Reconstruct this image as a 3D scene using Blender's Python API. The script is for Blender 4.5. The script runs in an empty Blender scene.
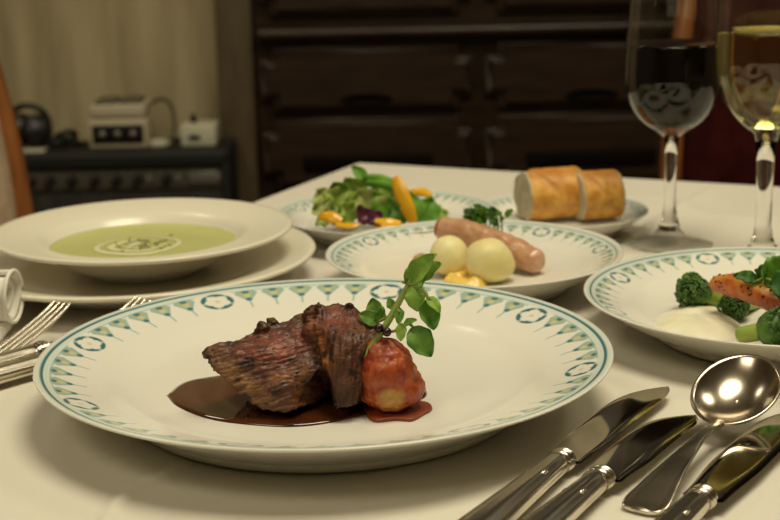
import bpy, bmesh, math, random
import numpy as np
from mathutils import Vector, Matrix, noise

# ------------------------------------------------------------------ camera, world, lights, exposure
TZ = 0.74                                   # height of the table top
scene = bpy.context.scene
C = scene.collection
F_PX, PITCH, ROLL, CAM_H = 1500.5, math.radians(13.5426), math.radians(-1.276), TZ + 0.2683
FW = Vector((0, math.cos(PITCH), -math.sin(PITCH)))
_rt = Vector((1, 0, 0)); _up = _rt.cross(FW)
RT = math.cos(ROLL) * _rt + math.sin(ROLL) * _up
UP = -math.sin(ROLL) * _rt + math.cos(ROLL) * _up
CAM = Vector((0, 0, CAM_H))
cd = bpy.data.cameras.new('camera'); cam = bpy.data.objects.new('camera', cd); C.objects.link(cam)
cam.matrix_world = Matrix(((RT.x, UP.x, -FW.x, CAM.x), (RT.y, UP.y, -FW.y, CAM.y), (RT.z, UP.z, -FW.z, CAM.z), (0, 0, 0, 1)))
cd.sensor_width = 36; cd.lens = F_PX / 780 * 36; cd.clip_start = 0.02; cd.clip_end = 50
cd.dof.use_dof = True; cd.dof.focus_distance = 0.765; cd.dof.aperture_fstop = 13.0
scene.camera = cam

w = bpy.data.worlds.new('world'); scene.world = w; w.use_nodes = True
w.node_tree.nodes['Background'].inputs[0].default_value = (1.0, 0.93, 0.70, 1)
w.node_tree.nodes['Background'].inputs[1].default_value = 0.045

def area(name, loc, target, size, power, col=(1.0, 0.905, 0.655)):
    l = bpy.data.lights.new(name, 'AREA'); l.shape = 'DISK'; l.size = size; l.energy = power; l.color = col
    o = bpy.data.objects.new(name, l); C.objects.link(o); o.location = loc
    d = Vector(target) - Vector(loc); o.rotation_euler = d.to_track_quat('-Z', 'Y').to_euler()
area('ceiling_lamp_over_table', (0.30, 0.80, 2.40), (0.10, 0.82, 0.74), 0.85, 20)
area('front_fill', (-0.85, -0.35, 2.40), (0.0, 0.8, 0.74), 0.9, 11)  # added fill light that lifts the front faces, not a known fixture
area('ceiling_lamp_side', (1.4, 1.5, 2.40), (0.3, 0.9, 0.74), 0.5, 6)
area('ceiling_lamp_rear', (-0.9, 2.1, 2.40), (-0.9, 2.5, 0.5), 0.4, 4)
scene.view_settings.view_transform = 'Standard'; scene.view_settings.look = 'None'
scene.view_settings.gamma = 1; scene.view_settings.exposure = 0.16
scene.cycles.use_denoising = True
scene.cycles.max_bounces = 14; scene.cycles.transmission_bounces = 14; scene.cycles.transparent_max_bounces = 12

# ------------------------------------------------------------------ helpers
def at(px, py, Y):
    """world point seen at pixel px,py that lies at distance Y into the room"""
    d = FW + RT * ((px - 390) / F_PX) - UP * ((py - 260) / F_PX)
    return CAM + d * (Y / d.y)
def on(px, py, z=0.0):
    """world point seen at pixel px,py that lies z above the table top"""
    d = FW + RT * ((px - 390) / F_PX) - UP * ((py - 260) / F_PX)
    return CAM + d * ((TZ + z - CAM_H) / d.z)

def newmat(name, col=(0.8, 0.8, 0.8), rough=0.5, metal=0.0, **kw):
    m = bpy.data.materials.new(name); m.use_nodes = True
    b = m.node_tree.nodes['Principled BSDF']
    b.inputs['Base Color'].default_value = (*col, 1); b.inputs['Roughness'].default_value = rough
    b.inputs['Metallic'].default_value = metal
    for k, v in kw.items(): b.inputs[k.replace('_', ' ')].default_value = v
    return m
def nodes(m): return m.node_tree.nodes, m.node_tree.links, m.node_tree.nodes['Principled BSDF']
def noise_col(m, c1, c2, scale=20, stretch=(1, 1, 1), lo=0.35, hi=0.65, detail=6, bump=0.0, bscale=None, coord='Object'):
    N, L, b = nodes(m)
    tc = N.new('ShaderNodeTexCoord'); mp = N.new('ShaderNodeMapping'); mp.inputs['Scale'].default_value = stretch
    L.new(tc.outputs[coord], mp.inputs[0])
    n = N.new('ShaderNodeTexNoise'); n.inputs['Scale'].default_value = scale; n.inputs['Detail'].default_value = detail
    L.new(mp.outputs[0], n.inputs['Vector'])
    r = N.new('ShaderNodeValToRGB'); r.color_ramp.elements[0].position = lo; r.color_ramp.elements[1].position = hi
    r.color_ramp.elements[0].color = (*c1, 1); r.color_ramp.elements[1].color = (*c2, 1)
    L.new(n.outputs['Fac'], r.inputs[0]); L.new(r.outputs[0], b.inputs['Base Color'])
    if bump: add_bump(m, bscale or scale, bump, stretch, coord)
    return m
def add_bump(m, scale, strength, stretch=(1, 1, 1), coord='Object', dist=0.002):
    N, L, b = nodes(m)
    tc = N.new('ShaderNodeTexCoord'); mp = N.new('ShaderNodeMapping'); mp.inputs['Scale'].default_value = stretch
    L.new(tc.outputs[coord], mp.inputs[0])
    n = N.new('ShaderNodeTexNoise'); n.inputs['Scale'].default_value = scale; n.inputs['Detail'].default_value = 5
    L.new(mp.outputs[0], n.inputs['Vector'])
    bp = N.new('ShaderNodeBump'); bp.inputs['Strength'].default_value = strength; bp.inputs['Distance'].default_value = dist
    L.new(n.outputs['Fac'], bp.inputs['Height']); L.new(bp.outputs[0], b.inputs['Normal'])
    return m
def attr_mat(name, rough=0.4, **kw):
    m = newmat(name, rough=rough, **kw); N, L, b = nodes(m)
    a = N.new('ShaderNodeAttribute'); a.attribute_name = 'tint'; L.new(a.outputs['Color'], b.inputs['Base Color'])
    return m

def link(name, me, mat=None, parent=None, smooth=True, loc=None):
    me.name = name
    o = bpy.data.objects.new(name, me); C.objects.link(o)
    if mat: 
        me.materials.clear(); me.materials.append(mat)
    if smooth and len(me.polygons): me.polygons.foreach_set('use_smooth', [True] * len(me.polygons))
    if loc is not None: o.location = loc
    if parent:
        o.parent = parent
        if loc is None: o.matrix_parent_inverse = parent.matrix_basis.inverted()
    return o
def from_data(V, Fc):
    me = bpy.data.meshes.new('m'); me.from_pydata([tuple(v) for v in V], [], Fc); me.update(); return me
def from_bm(bm):
    me = bpy.data.meshes.new('m'); bm.to_mesh(me); bm.free(); return me
def empty(name, loc, rotz=0.0):
    o = bpy.data.objects.new(name, None); C.objects.link(o); o.location = loc; o.rotation_euler = (0, 0, rotz)
    o.empty_display_size = 0.02
    return o
def tag(o, label, cat, group=None):
    o['label'] = label; o['category'] = cat
    if group: o['group'] = group
    return o
def struct(o): o['kind'] = 'structure'; return o
def tint(me, cols):
    a = me.color_attributes.new('tint', 'FLOAT_COLOR', 'POINT')
    c = np.ones((len(me.vertices), 4), np.float32); c[:, :3] = cols
    a.data.foreach_set('color', c.ravel())

def add_box(bm, lo, hi, bevel=0.0, seg=2):
    r = bmesh.ops.create_cube(bm, size=1.0)
    lo, hi = Vector(lo), Vector(hi); c = (lo + hi) / 2; s = hi - lo
    for v in r['verts']: v.co = Vector((v.co.x * s.x, v.co.y * s.y, v.co.z * s.z)) + c
    if bevel:
        es = list({e for v in r['verts'] for e in v.link_edges})
        bmesh.ops.bevel(bm, geom=es, offset=bevel, segments=seg, affect='EDGES', profile=0.5)
def box(name, lo, hi, mat, parent=None, bevel=0.0, seg=2, smooth=None):
    bm = bmesh.new(); add_box(bm, lo, hi, bevel, seg)
    o = link(name, from_bm(bm), mat, parent, smooth=bool(bevel) if smooth is None else smooth)
    return o
def lathe_me(prof, n=64, close=False):
    """prof: (r,z) list, turned about Z"""
    V, Fc, idx = [], [], []
    for r, z in prof:
        if r < 1e-7: idx.append([len(V)] * n); V.append((0, 0, z))
        else:
            s = len(V)
            for k in range(n):
                a = 2 * math.pi * k / n; V.append((r * math.cos(a), r * math.sin(a), z))
            idx.append([s + k for k in range(n)])
    pairs = list(zip(idx[:-1], idx[1:]))
    if close: pairs.append((idx[-1], idx[0]))
    for A, B in pairs:
        for k in range(n):
            q = [A[k], A[(k + 1) % n], B[(k + 1) % n], B[k]]
            q2 = []
            for i in q:
                if i not in q2: q2.append(i)
            if len(q2) >= 3: Fc.append(q2)
    me = from_data(V, Fc)
    bm = bmesh.new(); bm.from_mesh(me); bmesh.ops.recalc_face_normals(bm, faces=bm.faces); bm.to_mesh(me); bm.free()
    return me
def spline(pts, m=8):
    """Catmull-Rom through points"""
    P = [Vector(p) for p in pts]
    if len(P) < 3: return [P[0].lerp(P[-1], i / m) for i in range(m + 1)]
    P = [P[0] * 2 - P[1]] + P + [P[-1] * 2 - P[-2]]; out = []
    for i in range(1, len(P) - 2):
        for k in range(m):
            t = k / m; a, b, c, d = P[i - 1:i + 3]
            out.append(0.5 * (2 * b + (c - a) * t + (2 * a - 5 * b + 4 * c - d) * t * t + (3 * b - a - 3 * c + d) * t ** 3))
    out.append(P[-2]); return out
def tube_into(V, Fc, pts, rad, n=10, flat=None):
    """tube along points; rad a number or list; rounded ends; flat=(normal, factor) squashes it"""
    pts = [Vector(p) for p in pts]; m = len(pts)
    R = [rad] * m if isinstance(rad, (int, float)) else [rad[min(len(rad) - 1, int(i * (len(rad) - 1) / (m - 1)))] * (1 - (i * (len(rad) - 1) / (m - 1)) % 1) + rad[min(len(rad) - 1, int(i * (len(rad) - 1) / (m - 1)) + 1)] * ((i * (len(rad) - 1) / (m - 1)) % 1) for i in range(m)]
    t0 = (pts[1] - pts[0]).normalized(); t1 = (pts[-1] - pts[-2]).normalized()
    ext = [(pts[0] - t0 * R[0] * 0.55, R[0] * 0.6), (pts[0] - t0 * R[0] * 0.3, R[0] * 0.88)] + list(zip(pts, R)) + [(pts[-1] + t1 * R[-1] * 0.3, R[-1] * 0.88), (pts[-1] + t1 * R[-1] * 0.55, R[-1] * 0.6)]
    up = Vector((0, 0, 1)) if abs(t0.z) < 0.9 else Vector((1, 0, 0)); x = t0.cross(up).normalized(); s = len(V)
    for i, (p, r) in enumerate(ext):
        a = ext[max(0, i - 1)][0]; b = ext[min(len(ext) - 1, i + 1)][0]; t = (b - a).normalized()
        x = (x - t * x.dot(t)).normalized(); y = t.cross(x)
        for k in range(n):
            an = 2 * math.pi * k / n; d = x * math.cos(an) * r + y * math.sin(an) * r
            if flat: d -= flat[0] * d.dot(flat[0]) * (1 - flat[1])
            V.append(p + d)
    for i in range(len(ext) - 1):
        for k in range(n):
            Fc.append([s + i * n + k, s + i * n + (k + 1) % n, s + (i + 1) * n + (k + 1) % n, s + (i + 1) * n + k])
    Fc.append([s + k for k in range(n)][::-1]); e = s + (len(ext) - 1) * n; Fc.append([e + k for k in range(n)])
def tube(name, pts, rad, mat, parent=None, n=10, sm=0, flat=None):
    if sm: pts = spline(pts, sm)
    V, Fc = [], []; tube_into(V, Fc, pts, rad, n, flat)
    return link(name, from_data(V, Fc), mat, parent)
def fbm(p, s, o=4): return noise.fractal(Vector(p) * s, 0.8, 2.0, o)
def remeshed(bm, voxel, smooth_it=6, disp=None):
    """fuse the closed shells of bm into one skin, soften it, push it about with disp(co, normal)"""
    me = from_bm(bm); o = bpy.data.objects.new('tmp', me); C.objects.link(o)
    r = o.modifiers.new('r', 'REMESH'); r.mode = 'VOXEL'; r.voxel_size = voxel
    if smooth_it:
        s = o.modifiers.new('s', 'SMOOTH'); s.iterations = smooth_it; s.factor = 0.5
    dg = bpy.context.evaluated_depsgraph_get(); m2 = bpy.data.meshes.new_from_object(o.evaluated_get(dg))
    bpy.data.objects.remove(o); bpy.data.meshes.remove(me)
    if disp:
        N = [v.normal.copy() for v in m2.vertices]
        for v, n in zip(m2.vertices, N): v.co = v.co + n * disp(v.co, n)
        m2.update()
    return m2
def add_hull(bm, pts):
    vs = [bm.verts.new(p) for p in pts]; r = bmesh.ops.convex_hull(bm, input=vs)
    bad = [g for g in r['geom_interior'] if isinstance(g, bmesh.types.BMVert)]
    if bad: bmesh.ops.delete(bm, geom=bad, context='VERTS')
def add_ball(bm, c, rad, sub=3, rot=None):
    if isinstance(rad, (int, float)): rad = (rad,) * 3
    M = Matrix.Translation(Vector(c)) @ (rot.to_4x4() if rot else Matrix()) @ Matrix.Diagonal((*rad, 1))
    bmesh.ops.create_icosphere(bm, subdivisions=sub, radius=1, matrix=M)
def mixc(a, b, t):
    t = min(1, max(0, t)); return tuple(x + (y - x) * t for x, y in zip(a, b))
def sstep(a, b, x):
    t = min(1, max(0, (x - a) / (b - a))); return t * t * (3 - 2 * t)

# ------------------------------------------------------------------ materials
M = {}
M['paper'] = noise_col(newmat('wallpaper', rough=0.85), (0.36, 0.29, 0.16), (0.56, 0.47, 0.29), 7, (2.6, 1, 0.30), 0.32, 0.62, bump=0.25, bscale=30)
M['plaster'] = noise_col(newmat('plaster', rough=0.9), (0.34, 0.28, 0.19), (0.40, 0.34, 0.23), 4)
M['ceiling'] = newmat('ceiling_paint', (0.62, 0.55, 0.40), 0.9)
M['carpet'] = noise_col(newmat('dark_carpet', rough=0.95), (0.05, 0.025, 0.018), (0.09, 0.045, 0.03), 60)
M['darkwood'] = noise_col(newmat('dark_wood', rough=0.36), (0.022, 0.0115, 0.006), (0.042, 0.022, 0.0115), 12, (1, 1, 6), bump=0.1, bscale=40)
M['stilewood'] = noise_col(newmat('stile_wood', rough=0.42), (0.11, 0.080, 0.047), (0.15, 0.11, 0.068), 10, (6, 6, 1))
M['recess'] = newmat('recess_dark', (0.006, 0.003, 0.002), 0.6, Specular_IOR_Level=0.1)
M['chairwood'] = noise_col(newmat('chair_wood', rough=0.35), (0.20, 0.068, 0.018), (0.30, 0.11, 0.03), 14, (6, 6, 1))
M['beigefab'] = noise_col(newmat('beige_upholstery', rough=0.9), (0.50, 0.36, 0.24), (0.60, 0.46, 0.33), 60)
M['maroon'] = noise_col(newmat('maroon_upholstery', rough=0.9, Specular_IOR_Level=0.05), (0.030, 0.005, 0.005), (0.048, 0.008, 0.007), 50)
M['cloth'] = add_bump(noise_col(newmat('white_tablecloth', rough=0.75), (0.66, 0.62, 0.53), (0.70, 0.66, 0.57), 6), 900, 0.12, dist=0.0006)
M['napkin'] = add_bump(newmat('napkin_linen', (0.80, 0.78, 0.70), 0.8), 700, 0.15, dist=0.0006)
M['tablewood'] = newmat('table_wood', (0.12, 0.05, 0.02), 0.5)
M['china'] = attr_mat('decorated_china', 0.20, Coat_Weight=0.12, Coat_Roughness=0.10)
M['cream_china'] = newmat('cream_china', (0.78, 0.73, 0.60), 0.26, Coat_Weight=0.08, Coat_Roughness=0.12)
M['china_foot'] = newmat('china_foot', (0.70, 0.66, 0.55), 0.3)
M['silver'] = add_bump(newmat('worn_silver', (0.68, 0.63, 0.53), 0.22, 1.0), 60, 0.05)
M['spoon'] = add_bump(newmat('brushed_silver', (0.46, 0.40, 0.32), 0.20, 1.0), 60, 0.05)
M['blade'] = newmat('polished_blade', (0.70, 0.66, 0.56), 0.07, 1.0)
M['glass'] = newmat('clear_glass', (1, 1, 1), 0.0, Transmission_Weight=1.0, IOR=1.47)
def thin_glass():
    m = bpy.data.materials.new('thin_glass'); m.use_nodes = True; N, L = m.node_tree.nodes, m.node_tree.links; N.clear()
    o = N.new('ShaderNodeOutputMaterial'); mx = N.new('ShaderNodeMixShader'); t = N.new('ShaderNodeBsdfTransparent'); g = N.new('ShaderNodeBsdfGlossy')
    g.inputs['Roughness'].default_value = 0.0; t.inputs['Color'].default_value = (.965, .97, .955, 1)
    ge = N.new('ShaderNodeNewGeometry'); dt = N.new('ShaderNodeVectorMath'); dt.operation = 'DOT_PRODUCT'
    L.new(ge.outputs['Normal'], dt.inputs[0]); L.new(ge.outputs['Incoming'], dt.inputs[1])
    def mth(op, a, b=None):
        n = N.new('ShaderNodeMath'); n.operation = op; L.new(a, n.inputs[0])
        if b is not None: n.inputs[1].default_value = b
        return n.outputs[0]
    c = mth('ABSOLUTE', dt.outputs['Value']); c = mth('MULTIPLY', c, -1.0); c = mth('ADD', c, 1.0); c = mth('MAXIMUM', c, 0.0); c = mth('POWER', c, 5.0); c = mth('MULTIPLY', c, 0.9); c = mth('ADD', c, 0.035)
    L.new(c, mx.inputs[0]); L.new(t.outputs[0], mx.inputs[1]); L.new(g.outputs[0], mx.inputs[2]); L.new(mx.outputs[0], o.inputs[0]); return m
M['thinglass'] = thin_glass()
M['redwine'] = newmat('red_wine', (0.016, 0.0008, 0.0012), 0.0, Transmission_Weight=1.0, IOR=1.34)
M['whitewine'] = newmat('white_wine', (0.90, 0.80, 0.28), 0.0, Transmission_Weight=1.0, IOR=1.34)
M['black'] = newmat('black_vinyl', (0.012, 0.012, 0.011), 0.6)
M['panel'] = newmat('amp_panel', (0.13, 0.12, 0.095), 0.45, 0.3)
M['grille'] = noise_col(newmat('grille_cloth', rough=0.9), (0.016, 0.016, 0.014), (0.055, 0.052, 0.044), 60, (0.3, 1, 5))
M['knob'] = newmat('black_plastic', (0.010, 0.010, 0.010), 0.35)
M['beigeplast'] = newmat('beige_plastic', (0.62, 0.55, 0.40), 0.5)
M['whiteplast'] = newmat('white_plastic', (0.68, 0.66, 0.50), 0.5)
M['greymetal'] = newmat('grey_metal', (0.30, 0.29, 0.25), 0.4, 0.6)
M['sauce'] = noise_col(newmat('brown_sauce', rough=0.10, Coat_Weight=0.6, Coat_Roughness=0.05), (0.052, 0.013, 0.005), (0.085, 0.023, 0.008), 70)
M['steak'] = add_bump(attr_mat('roast_beef', 0.5, Coat_Weight=0.16, Coat_Roughness=0.18, Specular_IOR_Level=0.3), 520, 0.55, (1, 1, 1.5), dist=0.0012)
M['tomato'] = add_bump(attr_mat('tomato_sauce', 0.45, Coat_Weight=0.1, Coat_Roughness=0.2), 260, 0.7, dist=0.0014)
M['potato'] = noise_col(newmat('boiled_potato', rough=0.45, Subsurface_Weight=0.15, Subsurface_Radius=(0.01, 0.008, 0.003)), (0.74, 0.63, 0.26), (0.83, 0.75, 0.40), 40, bump=0.15, bscale=200)
M['paste'] = noise_col(newmat('pale_mash', rough=0.5), (0.52, 0.33, 0.07), (0.62, 0.42, 0.12), 60)
M['mustard'] = newmat('mustard', (0.82, 0.57, 0.12), 0.3)
M['mayo'] = noise_col(newmat('cream_sauce', rough=0.35), (0.78, 0.73, 0.52), (0.84, 0.80, 0.62), 60, bump=0.2, bscale=120)
M['sausage'] = add_bump(noise_col(newmat('sausage_skin', rough=0.35, Coat_Weight=0.3), (0.44, 0.20, 0.10), (0.64, 0.38, 0.22), 60, lo=0.35, hi=0.7), 180, 0.35)
M['sausage_end'] = newmat('sausage_end', (0.36, 0.09, 0.06), 0.4)
M['fish'] = add_bump(attr_mat('grilled_orange', 0.42, Coat_Weight=0.12), 200, 0.3, (1, 4, 1))
M['pepper'] = newmat('pepper_specks', (0.02, 0.012, 0.006), 0.7)
M['broc'] = noise_col(newmat('broccoli_florets', rough=0.55), (0.022, 0.070, 0.008), (0.095, 0.21, 0.025), 160)
M['stalk'] = noise_col(newmat('broccoli_stalk', rough=0.45), (0.22, 0.31, 0.035), (0.34, 0.42, 0.07), 60)
def leafmat(name, a, b, s=60, rough=0.5):
    m = noise_col(newmat(name, rough=rough, Specular_IOR_Level=0.35), a, b, s, bump=0.25, bscale=s * 3); N, L, p = nodes(m)
    t = N.new('ShaderNodeBsdfTranslucent'); x = N.new('ShaderNodeMixShader'); x.inputs[0].default_value = 0.35; o = N['Material Output']
    L.new(p.inputs['Base Color'].links[0].from_socket, t.inputs['Color']); L.new(p.outputs[0], x.inputs[1]); L.new(t.outputs[0], x.inputs[2]); L.new(x.outputs[0], o.inputs[0]); return m
M['cress'] = leafmat('watercress_leaf', (0.244, 0.438, 0.056), (0.470, 0.680, 0.145), 110)
M['cressdark'] = leafmat('watercress_leaf_deep', (0.117, 0.290, 0.040), (0.271, 0.490, 0.081), 110)
M['stem'] = leafmat('green_stem', (0.34, 0.42, 0.09), (0.42, 0.50, 0.15), 40)
M['lettuce'] = leafmat('lettuce_leaf', (0.224, 0.378, 0.042), (0.504, 0.630, 0.140), 55)
M['lettucepale'] = leafmat('lettuce_pale', (0.413, 0.500, 0.125), (0.650, 0.700, 0.275), 45)
M['green'] = leafmat('deep_green_leaf', (0.104, 0.286, 0.019), (0.234, 0.494, 0.052), 55)
M['herb'] = leafmat('dark_herb', (0.038, 0.128, 0.018), (0.120, 0.285, 0.045), 90)
M['yellow'] = noise_col(newmat('yellow_pepper', rough=0.22), (0.72, 0.36, 0.01), (0.85, 0.47, 0.02), 30)
M['purple'] = noise_col(newmat('purple_leaf', rough=0.35), (0.045, 0.006, 0.022), (0.12, 0.018, 0.05), 60)
M['olive'] = newmat('dark_berry', (0.030, 0.010, 0.012), 0.25)
M['crust'] = add_bump(attr_mat('bread_crust', 0.5), 120, 0.3)
M['crumb'] = add_bump(noise_col(newmat('bread_crumb', rough=0.9), (0.47, 0.40, 0.26), (0.60, 0.53, 0.37), 120), 260, 0.8)
M['soup'] = noise_col(newmat('green_soup', rough=0.22, Coat_Weight=0.2), (0.50, 0.52, 0.18), (0.56, 0.57, 0.22), 25)
M['swirl'] = newmat('cream_swirl', (0.70, 0.68, 0.42), 0.3)
M['chive'] = newmat('chopped_herb', (0.30, 0.31, 0.12), 0.5)

# ------------------------------------------------------------------ room
WY = 3.02                                   # wall behind the amplifier
RX0, RX1, RY0, RY1 = -2.3, 2.3, -1.9, 3.42
struct(box('floor', (RX0 - .1, RY0 - .1, -0.1), (RX1 + .1, RY1 + .1, 0), M['carpet']))
struct(box('ceiling', (RX0 - .1, RY0 - .1, 2.5), (RX1 + .1, RY1 + .1, 2.6), M['ceiling']))
struct(box('wall_left', (RX0 - .1, RY0, 0), (RX0, RY1, 2.5), M['plaster']))
struct(box('wall_right', (RX1, RY0, 0), (RX1 + .1, RY1, 2.5), M['plaster']))
struct(box('wall_front', (RX0, RY0 - .1, 0), (RX1, RY0, 2.5), M['plaster']))
struct(box('wall_back', (RX0, WY, 0), (-0.331, RY1, 2.5), M['paper']))
struct(box('wall_recess', (-0.331, RY1 - .02, 0), (RX1, RY1 + .1, 2.5), M['plaster']))
struct(box('baseboard_back', (RX0, WY - .015, 0), (-0.335, WY, 0.09), M['darkwood'], bevel=0.003))

# ------------------------------------------------------------------ dark drawer cabinet in the recess
cab = tag(empty('drawer_cabinet', (0.62, 3.1, 0)), 'tall dark brown wooden cabinet with rows of raised-panel drawers behind the table', 'cabinet')
CY = 2.93
box('body', (-0.255, CY, 0.0), (1.62, RY1 - .04, 2.3), M['darkwood'], cab, 0.004)
box('side_post', (-0.327, CY - .01, 0.0), (-0.257, CY + .3, 2.3), M['stilewood'], cab, 0.004)
box('ledge', (-0.25, CY - .045, TZ + .008), (1.62, CY + .005, TZ + .032), M['darkwood'], cab, 0.011, 4)
rows = [(-0.62, -0.505), (-0.49, -0.30), (-0.285, -0.147), (-0.134, -0.006)]
cols = [(-0.245, 0.168), (0.192, 0.605), (0.629, 1.042), (1.066, 1.479)]
def flat_big(o):
    for p in o.data.polygons: p.use_smooth = p.area < .004
def drawer(x0, x1, z0, z1, pull):
    bm = bmesh.new(); add_box(bm, (x0, CY - .03, z0), (x1, CY + .004, z1))
    ed = [e for e in bm.edges if abs(e.verts[0].co.y - e.verts[1].co.y) > .02]
    bmesh.ops.bevel(bm, geom=ed, offset=0.026, segments=6, affect='EDGES')
    fr = [f for f in bm.faces if f.calc_center_median().y < CY - .029 and len(f.verts) > 4]
    ed = [e for f in fr for e in f.edges]
    bmesh.ops.bevel(bm, geom=ed, offset=0.014, segments=5, affect='EDGES')
    d = link('drawer', from_bm(bm), M['darkwood'], cab); flat_big(d)
    xc = (x0 + x1) / 2
    if pull == 'slot':
        V, Fc = [], []
        p = link('pull', lathe_me([(0, -.003), (.5, -.004), (.52, 0), (.5, .004), (.42, .005), (.40, -.001), (0, -.001)], 40), M['recess'], d)
        p.data.transform(Matrix.Translation((xc, CY - .031, z0 + .025)) @ Matrix.Rotation(math.radians(90), 4, 'X') @ Matrix.Diagonal((.10, .022, 1, 1)))
    else:
        bm = bmesh.new(); add_box(bm, (x0 + .08, CY - .036, z0 + .035), (x1 - .08, CY - .028, z1 - .07), 0.004)
        link('pull', from_bm(bm), M['recess'], d)
for ri, (z0, z1) in enumerate(rows):
    for x0, x1 in cols: drawer(x0, x1, TZ + z0, TZ + z1, 'slot' if ri in (3, 0) else 'panel')
for zz in (0.052, 0.86):
    for x0, x1 in cols:
        bm = bmesh.new(); add_box(bm, (x0, CY - .03, TZ + zz), (x1, CY + .004, TZ + zz + .70))
        ed = [e for e in bm.edges if abs(e.verts[0].co.y - e.verts[1].co.y) > .02]
        bmesh.ops.bevel(bm, geom=ed, offset=0.026, segments=6, affect='EDGES')
        fr = [f for f in bm.faces if f.calc_center_median().y < CY - .029 and len(f.verts) > 4]
        bmesh.ops.bevel(bm, geom=[e for f in fr for e in f.edges], offset=0.014, segments=5, affect='EDGES')
        d = link('door', from_bm(bm), M['darkwood'], cab); flat_big(d)
        k = link('knob', lathe_me([(0, 0), (.008, 0), (.006, .01), (.013, .016), (.012, .024), (0, .027)], 20), M['darkwood'], d)
        k.data.transform(Matrix.Translation((x1 - .05, CY - .028, TZ + zz + .35)) @ Matrix.Rotation(math.radians(90), 4, 'X'))

# ------------------------------------------------------------------ guitar amplifier and the things on it
AT = TZ - 0.178
AX0, AX1, AY0, AY1 = -0.92, -0.294, 2.75, 2.915
amp = tag(empty('guitar_amplifier', ((AX0 + AX1) / 2, 2.87, 0)), 'black guitar amplifier with a row of knobs standing against the wallpapered wall', 'amplifier')
bm = bmesh.new()
add_box(bm, (AX0, AY0 + .02, .015), (AX1, AY1, AT), .008, 3)
add_box(bm, (AX0, AY0, AT - .032), (AX1, AY0 + .03, AT), .007, 3)
add_box(bm, (AX0, AY0, .015), (AX1, AY0 + .03, .045), .007, 3)
add_box(bm, (AX0, AY0, .015), (AX0 + .016, AY0 + .03, AT), .006, 3); add_box(bm, (AX1 - .016, AY0, .015), (AX1, AY0 + .03, AT), .006, 3)
link('cabinet', from_bm(bm), M['black'], amp)
box('control_panel', (AX0 + .016, AY0 + .010, AT - .072), (AX1 - .016, AY0 + .024, AT - .032), M['panel'], amp, .002)
box('grille', (AX0 + .016, AY0 + .012, .045), (AX1 - .016, AY0 + .024, AT - .076), M['grille'], amp, .002)
box('name_plate', (-0.372, AY0 + .006, AT - .064), (-0.318, AY0 + .012, AT - .040), M['greymetal'], amp, .002)
for px in (-20, 5, 31, 50, 72, 95, 117, 138, 167):
    p = at(px, 176, AY0 + .008)
    k = link('knob', lathe_me([(0, 0), (.009, 0), (.0085, .008), (.006, .010), (.0055, .018), (0, .0185)], 20), M['knob'], amp)
    k.data.transform(Matrix.Translation((p.x, AY0 + .010, AT - .052)) @ Matrix.Rotation(math.radians(90), 4, 'X'))
for px in (149, 178, 218):
    p = at(px, 176, AY0 + .008)
    k = link('jack', lathe_me([(0, 0), (.006, 0), (.006, .004), (.003, .005), (.003, .001), (0, .001)], 16), M['greymetal'], amp)
    k.data.transform(Matrix.Translation((p.x, AY0 + .010, AT - .052)) @ Matrix.Rotation(math.radians(90), 4, 'X'))
for x in (AX0 + .05, AX1 - .05):
    for y in (AY0 + .05, AY1 - .04):
        k = link('foot', lathe_me([(0, 0), (.016, 0), (.018, .016), (0, .016)], 16), M['knob'], amp); k.data.transform(Matrix.Translation((x, y, 0)))

dv = tag(empty('control_box', (-.512, 2.84, AT)), 'beige box with three black-faced knobs and two dark pads on amplifier top', 'electronic device')
x0, x1, y0, y1 = -.560, -.450, 2.795, 2.89
box('case', (x0, y0, AT), (x1, y1, AT + .055), M['beigeplast'], dv, .004)
box('face_plate', (x0 + .007, y0 - .003, AT + .010), (x1 - .007, y0 + .004, AT + .045), M['knob'], dv, .0015)
box('lid', (x0 + .003, y0 + .004, AT + .058), (x1 - .003, y1, AT + .082), M['beigeplast'], dv, .005, 3)
box('hinge', (x0 + .015, y0 + .02, AT + .054), (x1 - .015, y1 - .01, AT + .060), M['greymetal'], dv, .001)
for sx in (0, 1):
    box('pad', (x0 + .012 + sx * .046, y0 + .012, AT + .081), (x0 + .052 + sx * .046, y1 - .01, AT + .089), M['panel'], dv, .003)
for q in (0.2, 0.5, 0.8):
    k = link('knob', lathe_me([(0, 0), (.007, 0), (.0065, .007), (0, .008)], 18), M['greymetal'], dv)
    k.data.transform(Matrix.Translation((x0 + .007 + q * (x1 - x0 - .014), y0 - .002, AT + .028)) @ Matrix.Rotation(math.radians(90), 4, 'X'))
sw = tag(empty('switch_box', (-.357, 2.84, AT)), 'small off-white box with black slot and black knob at the amplifier\'s right end', 'electronic device')
box('case', (-.389, 2.80, AT), (-.323, 2.87, AT + .040), M['whiteplast'], sw, .003)
box('slot', (-.373, 2.796, AT + .014), (-.352, 2.802, AT + .022), M['knob'], sw, .001)
k = link('knob', lathe_me([(0, 0), (.008, 0), (.006, .004), (.005, .014), (.007, .016), (0, .018)], 18), M['knob'], sw)
k.data.transform(Matrix.Translation((-.368, 2.84, AT + .039)))
ad = tag(empty('power_adapter', (-.430, 2.81, AT)), 'small cream plastic plug block between the two boxes on amplifier top', 'adapter')
box('body', (-.447, 2.797, AT), (-.418, 2.825, AT + .013), M['whiteplast'], ad, .003)
box('prong_holder', (-.418, 2.803, AT + .003), (-.411, 2.819, AT + .010), M['beigeplast'], ad, .001)
tag(tube('audio_cable', [(-.449, 2.875, AT + .075), (-.435, 2.895, AT + .079), (-.418, 2.90, AT + .066), (-.411, 2.89, AT + .03), (-.413, 2.875, AT + .006), (-.40, 2.885, AT + .004), (-.392, 2.875, AT + .012)], .0028, M['knob'], sm=6), 'thin black cable arching between the beige and white boxes', 'cable')
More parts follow.
